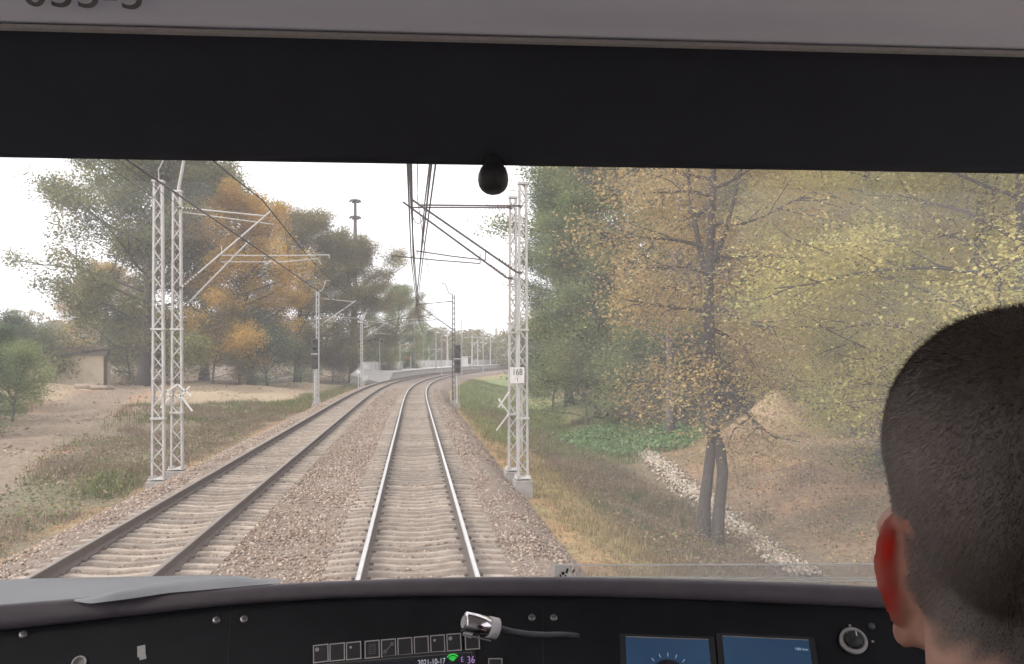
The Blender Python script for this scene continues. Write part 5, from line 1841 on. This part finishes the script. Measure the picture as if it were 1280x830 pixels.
def remesh(mb, voxel, smooth, mats, name):
    me = mb.mesh(name, mats)
    o = bpy.data.objects.new('tmp_build', me)
    COL.objects.link(o)
    r = o.modifiers.new('r', 'REMESH')
    r.mode = 'VOXEL'
    r.voxel_size = voxel
    s = o.modifiers.new('s', 'SMOOTH')
    s.factor = .5
    s.iterations = smooth
    dg = bpy.context.evaluated_depsgraph_get()
    out = bpy.data.meshes.new_from_object(o.evaluated_get(dg))
    bpy.data.objects.remove(o)
    out.name = name
    out.polygons.foreach_set('use_smooth', [True] * len(out.polygons))
    out.materials.clear()
    for m_ in mats:
        out.materials.append(m_)
    return out

HS = 1.06
HC = PC(1271, 600, d=.505)
HC.z = .031 - .118 * HS
HROT = Matrix.Rotation(math.radians(-17), 3, 'Z') @ Matrix.Rotation(math.radians(-3), 3, 'X')   # looks ahead and to the right
def hd(p):
    return HC + HROT @ (Vector(p) * HS)
def capsule(mb, a, b, ra, rb, n=14):
    a, b = Vector(a), Vector(b)
    pts = [a.lerp(b, k / 6) for k in range(7)]
    mb.tube(pts, [ra + (rb - ra) * k / 6 for k in range(7)], n)
    mb.ball(a, ra, 14, 10)
    mb.ball(b, rb, 14, 10)
body = MB()
def hb(p, r, nu=24, nv=16, rot=None):
    r = tuple(x * HS for x in r) if hasattr(r, '__len__') else r * HS
    body.ball(hd(p), r, nu, nv, rot=rot if rot is not None else HROT)
hb((0, -.012, .036), (.0755, .097, .082), 32, 20)
hb((0, -.030, .010), (.0765, .080, .070), 32, 20)
hb((0, -.052, .000), (.069, .056, .066), 28, 18)
hb((0, -.012, -.035), (.0715, .062, .060), 28, 18)
hb((0, .032, -.022), (.063, .066, .075), 28, 18)
hb((0, .040, -.072), (.054, .052, .040))
hb((0, .083, -.094), (.022, .018, .018))
capsule(body, hd((0, .096, .004)), hd((0, .113, -.034)), .009, .013)
for sx in (-1, 1):
    capsule(body, hd((sx * .014, .088, .016)), hd((sx * .046, .074, .014)), .011, .010)
    hb((sx * .044, .066, -.03), (.022, .022, .018))
    hb((sx * .011, .100, -.040), .009)
    hb((sx * .031, .080, -.001), .012)
    hb((sx * .048, .012, -.072), (.018, .034, .026))
    # ear: shell standing off the head at its rear edge, rolled helix, hollow concha in front, lobe
    er = HROT @ Matrix.Rotation(math.radians(sx * 43), 3, 'Z') @ Matrix.Rotation(math.radians(10), 3, 'X')
    ec = Vector((sx * .0665, -.008, -.049))
    ew = lambda y, z, x=0.0: hd(ec) + er @ (Vector((sx * x, y, z)) * HS)
    body.ball(hd(ec), tuple(q * HS for q in (.0050, .0190, .031)), 18, 14, rot=er)
    ring = []
    for k in range(19):
        a = math.radians(-62 + 262 * k / 18)
        wy = .0205 if math.sin(a) > -.2 else .0165
        ring.append(ew(-math.cos(a) * wy, math.sin(a) * (.0340 if a < 2.2 else .030) + .002, .0025))
    body.tube(ring, [.0034 + .0012 * math.sin(math.pi * k / 18) for k in range(19)], 8)
    body.ball(ew(.004, -.0365, .0050), tuple(q * HS for q in (.0075, .0100, .0115)), 14, 10, rot=er)
    capsule(body, hd((sx * .060, .004, -.042)), hd((sx * .069, .003, -.042)), .016, .010)
capsule(body, hd((-.014, .094, -.062)), hd((.014, .094, -.062)), .0075, .0075)
capsule(body, hd((-.012, .093, -.072)), hd((.012, .093, -.072)), .0075, .0075)
# neck, torso, arms, legs (seated, facing ahead)
nb = Vector((HC.x - .005, HC.y - .045, HC.z - .175))
capsule(body, hd((0, -.030, -.045)), nb, .056, .064, 24)
for sx in (-1, 1):
    capsule(body, hd((sx * .03, -.035, -.06)), nb + Vector((sx * .035, -.01, -.03)), .034, .045)
ch = nb + Vector((0, .0, -.20))
pv = nb + Vector((0, -.02, -.50))
body.ball(ch, (.175, .115, .20), 28, 18)
body.ball(ch + Vector((0, 0, .12)), (.19, .085, .09), 28, 18)
body.ball((ch + pv) / 2 + Vector((0, .02, -.03)), (.155, .12, .19), 28, 18)
body.ball(pv, (.18, .14, .13), 28, 18)
sh = [ch + Vector((sx * .185, 0, .12)) for sx in (-1, 1)]
hands = []
for sx, s0 in zip((-1, 1), sh):
    el = s0 + Vector((sx * .05, .17, -.235))
    wr = Vector((HC.x + sx * .19, 0.93, -.585))
    capsule(body, s0, el, .055, .043)
    capsule(body, el, wr, .043, .028)
    pm_ = wr + Vector((-sx * .01, .075, -.012))
    body.ball(pm_ + Vector((0, -.025, 0)), (.041, .052, .016), 18, 12)
    for k, (ox, L) in enumerate(((-.030, .066), (-.010, .076), (.011, .071), (.030, .056))):
        a = pm_ + Vector((ox, .016, 0))
        b_ = a + Vector((ox * .15, L * .55, .006))
        c_ = b_ + Vector((0, L * .45, -.018))
        body.tube([a - Vector((0, .02, 0)), a, b_, c_], [.0095, .0095, .0085, .007], 8)
        body.ball(c_, .007, 8, 6)
    a = pm_ + Vector((-sx * .034, -.045, -.002))
    b_ = a + Vector((-sx * .028, .030, -.004))
    c_ = b_ + Vector((-sx * .006, .030, -.006))
    body.tube([a + Vector((sx * .012, -.005, 0)), a, b_, c_], [.013, .012, .0105, .008], 8)
    body.ball(c_, .008, 8, 6)
    hp = pv + Vector((sx * .09, .04, -.02))
    kn_ = Vector((hp.x + sx * .05, hp.y + .44, hp.z + .01))
    an_ = Vector((kn_.x, kn_.y + .05, ZF + .09))
    capsule(body, hp, kn_, .085, .060)
    capsule(body, kn_, an_, .058, .040)
    capsule(body, an_ + Vector((0, -.03, -.045)), an_ + Vector((0, .17, -.055)), .040, .030)
bm_ = remesh(body, .0036, 4, [M['skin']], 'body')
person = cab_thing('person', 'driver with short cropped dark hair seen from behind, head at the right', 'person')
po = obj('body', bm_, person)
Hi = np.array(HROT.transposed())
def head_local(c):
    return (c - np.array(HC)) @ Hi.T / HS
def zones(l):
    lx, ly, lz = l[:, 0], l[:, 1], l[:, 2]
    alx = np.abs(lx)
    ear = np.clip((alx - .0670) / .010, 0, 1) * (lz < -.008) * (lz > -.10) * (ly < .030) * (ly > -.045)
    wob = .004 * np.sin(lx * 190 + ly * 130) + .003 * np.sin(lx * 420 - lz * 300)
    hl = np.interp(ly, [-.12, -.07, -.045, -.025, -.005, .018, .03, .05, .075, .1], [-.088, -.092, -.086, -.070, -.035, -.030, -.040, .02, .075, .085]) + wob
    hair = np.clip((lz - hl) / .022, 0, 1) * (lz < .2) * (1 - np.clip(ear * 3, 0, 1))
    return ear, hair * hair * (3 - 2 * hair), hl
nV = len(bm_.vertices)
co = np.empty(nV * 3)
bm_.vertices.foreach_get('co', co)
co = co.reshape(-1, 3)
earv, hairv, _ = zones(head_local(co))
skin_c = np.zeros((nV, 3)) + np.array([.52, .30, .225])
skin_c = skin_c + (np.array([.050, .039, .034]) - skin_c) * (hairv * .97)[:, None]
lv_ = head_local(co)
sdv = np.clip((np.abs(lv_[:, 0]) - .035) / .035, 0, 1) * np.clip((.085 - lv_[:, 2]) / .05, 0, 1) * hairv  # scalp sides paled: crop fade plus painted rim light
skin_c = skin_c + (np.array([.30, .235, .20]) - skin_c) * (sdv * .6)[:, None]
skin_c = skin_c + (np.array([.52, .22, .17]) - skin_c) * earv[:, None]
c4 = np.ones((nV, 4), np.float32)
c4[:, :3] = skin_c
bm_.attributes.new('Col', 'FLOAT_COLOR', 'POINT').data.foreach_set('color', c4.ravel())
bm_.attributes.new('thin', 'FLOAT', 'POINT').data.foreach_set('value', (earv * (.45 + .3 * np.sin(head_local(co)[:, 2] * 95 + 1.2) ** 2)).astype(np.float32))
nF = len(bm_.polygons)
ce = np.empty(nF * 3)
bm_.polygons.foreach_get('center', ce)
ce = ce.reshape(-1, 3)
nm_ = np.empty(nF * 3)
bm_.polygons.foreach_get('normal', nm_)
nm_ = nm_.reshape(-1, 3)
loc_ = head_local(ce)
_, hairf, hairline = zones(loc_)
scalp = hairf > .08

# clothes as slightly larger shells of their own
cl = MB()
cl.ball(ch, (.185, .125, .205), 28, 18)
cl.ball(ch + Vector((0, 0, .12)), (.20, .095, .095), 28, 18)
cl.ball((ch + pv) / 2 + Vector((0, .02, -.03)), (.166, .131, .195), 28, 18)
cl.ball(pv + Vector((0, 0, .03)), (.19, .15, .12), 28, 18)
for sx, s0 in zip((-1, 1), sh):
    el = s0 + Vector((sx * .05, .17, -.235))
    wr = Vector((HC.x + sx * .19, 0.93, -.585))
    capsule(cl, s0, el, .066, .054)
    capsule(cl, el, el.lerp(wr, .9), .054, .040)
    capsule(cl, nb + Vector((0, -.01, -.06)), s0, .062, .060)
# stand-up collar
colr = MB()
obj('shirt', remesh(cl, .010, 4, [M['shirt']], 'shirt'), person)
prf = [(.079, -.075), (.074, -.04), (.070, -.022), (.067, -.022), (.070, -.045), (.073, -.075)]
colr.lathe(prf, nb + Vector((0, -.004, 0)), Vector((0, .12, 1)), 32)
colr.build('collar', M['shirt'], person, True)
tr_mb = MB()
tr_mb.ball(pv + Vector((0, 0, -.02)), (.187, .148, .125), 28, 18)
for sx in (-1, 1):
    hp = pv + Vector((sx * .09, .04, -.02))
    kn_ = Vector((hp.x + sx * .05, hp.y + .44, hp.z + .01))
    an_ = Vector((kn_.x, kn_.y + .05, ZF + .09))
    capsule(tr_mb, hp, kn_, .095, .070)
    capsule(tr_mb, kn_, an_ + Vector((0, 0, .03)), .068, .055)
obj('trousers', remesh(tr_mb, .010, 4, [M['trousers']], 'trousers'), person)
for sx in (-1, 1):
    hp = pv + Vector((sx * .09, .04, -.02))
    an_ = Vector((hp.x + sx * .05, hp.y + .49, ZF + .09))
    sm_ = MB()
    capsule(sm_, an_ + Vector((0, -.03, -.043)), an_ + Vector((0, .18, -.052)), .046, .037)
    sm_.box(an_ + Vector((0, .075, -.083)), (.085, .29, .014))
    obj('shoe', remesh(sm_, .008, 3, [M['trousers']], 'shoe'), person)
# cropped hair: tens of thousands of short hairs
ids = np.nonzero(scalp)[0]
ar = np.empty(nF)
bm_.polygons.foreach_get('area', ar)
pr_ = ar[ids] / ar[ids].sum()
NH = 90000
sel = rng.choice(ids, NH, p=pr_)
fade = np.clip((loc_[sel, 2] - hairline[sel]) / .05, 0, 1)
keep = rng.random(NH) < hairf[sel]
sel, fade = sel[keep], fade[keep]
NH = len(sel)
N_ = nm_[sel]
base = ce[sel] + rng.normal(0, .0016, (NH, 3))
base -= N_ * (((base - ce[sel]) * N_).sum(1))[:, None] + N_ * .0008
swirl = np.cross(N_, np.array([0, 0, 1.0])) * .25
dn = np.array([0, -.12, -.75])
dirv = N_ * .75 + dn + swirl + rng.normal(0, .28, (NH, 3))
dirv /= np.linalg.norm(dirv, axis=1)[:, None]
ln_ = (.0016 + .0030 * fade + .0025 * np.clip((loc_[sel, 2] - .05) / .06, 0, 1)) * rng.uniform(.6, 1.25, NH)
side = np.cross(dirv, rng.normal(0, 1, (NH, 3)))
side /= np.linalg.norm(side, axis=1)[:, None] + 1e-9
wd_ = .00022
V = np.stack([base - side * wd_, base + side * wd_, base + dirv * ln_[:, None]], 1).reshape(-1, 3)
Ft = np.arange(NH * 3).reshape(-1, 3)
hc_ = pick([(.060, .044, .036), (.085, .063, .052), (.045, .033, .028), (.12, .098, .086), (.16, .138, .125)], NH, .2)
sd_ = np.clip((np.abs(loc_[sel, 0]) - .035) / .035, 0, 1) * np.clip((.085 - loc_[sel, 2]) / .05, 0, 1)   # sides paled in colour, standing in for rim light
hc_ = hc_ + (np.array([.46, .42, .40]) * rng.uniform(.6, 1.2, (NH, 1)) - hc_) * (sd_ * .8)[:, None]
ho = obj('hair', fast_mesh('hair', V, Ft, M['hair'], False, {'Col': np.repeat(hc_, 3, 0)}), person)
# eyes
for sx in (-1, 1):
    eo = MB().ball(hd((sx * .031, .0835, -.002)), .0118, 14, 10).build('eye', M['white_paint'], person, True)
    MB().lathe([(.0055, .0108), (.0045, .0118), (.001, .0121)], hd((sx * .031, .0835, -.002)), HROT @ Vector((0, 1, 0)), 12).build('iris', M['insulator'], eo)

# driver's seat
ds = cab_thing('driver_chair', 'dark upholstered chair the driver sits on', 'chair')
sc0 = pv + Vector((0, .12, -.17))
MB().box(sc0, (.48, .50, .09)).build('seat_cushion', M['seat'], ds, bevel=.03)
MB().box(pv + Vector((0, -.225, .16)), (.46, .09, .50), (math.radians(6), 0, 0)).build('backrest', M['seat'], ds, bevel=.03)
MB().tube([(sc0.x, sc0.y, ZF + .02), (sc0.x, sc0.y, sc0.z - .04)], [.09, .06], 14).build('pedestal', M['steel_dark'], ds)
MB().box((sc0.x, sc0.y, ZF + .012), (.42, .46, .024)).build('base_plate', M['steel_dark'], ds)

# ------------------------------------------------------------------ damp autumn air
hz_lo, hz_hi = -4.0, 40.0
air = MB().box((-40, 120, (hz_lo + hz_hi) / 2), (420, 420, hz_hi - hz_lo))
m = bpy.data.materials.new('damp_air')
m.use_nodes = True
nt = m.node_tree
nt.nodes.remove(nt.nodes['Principled BSDF'])
pv_ = nt.nodes.new('ShaderNodeVolumePrincipled')
pv_.inputs['Color'].default_value = (.93, .93, .95, 1)
pv_.inputs['Density'].default_value = 0.0011
pv_.inputs['Anisotropy'].default_value = 0.0
nt.links.new(pv_.outputs[0], nt.nodes['Material Output'].inputs['Volume'])
o = air.build('haze', m)
tag(o, 'thin autumn haze filling the air along the line', 'haze', kind='stuff')
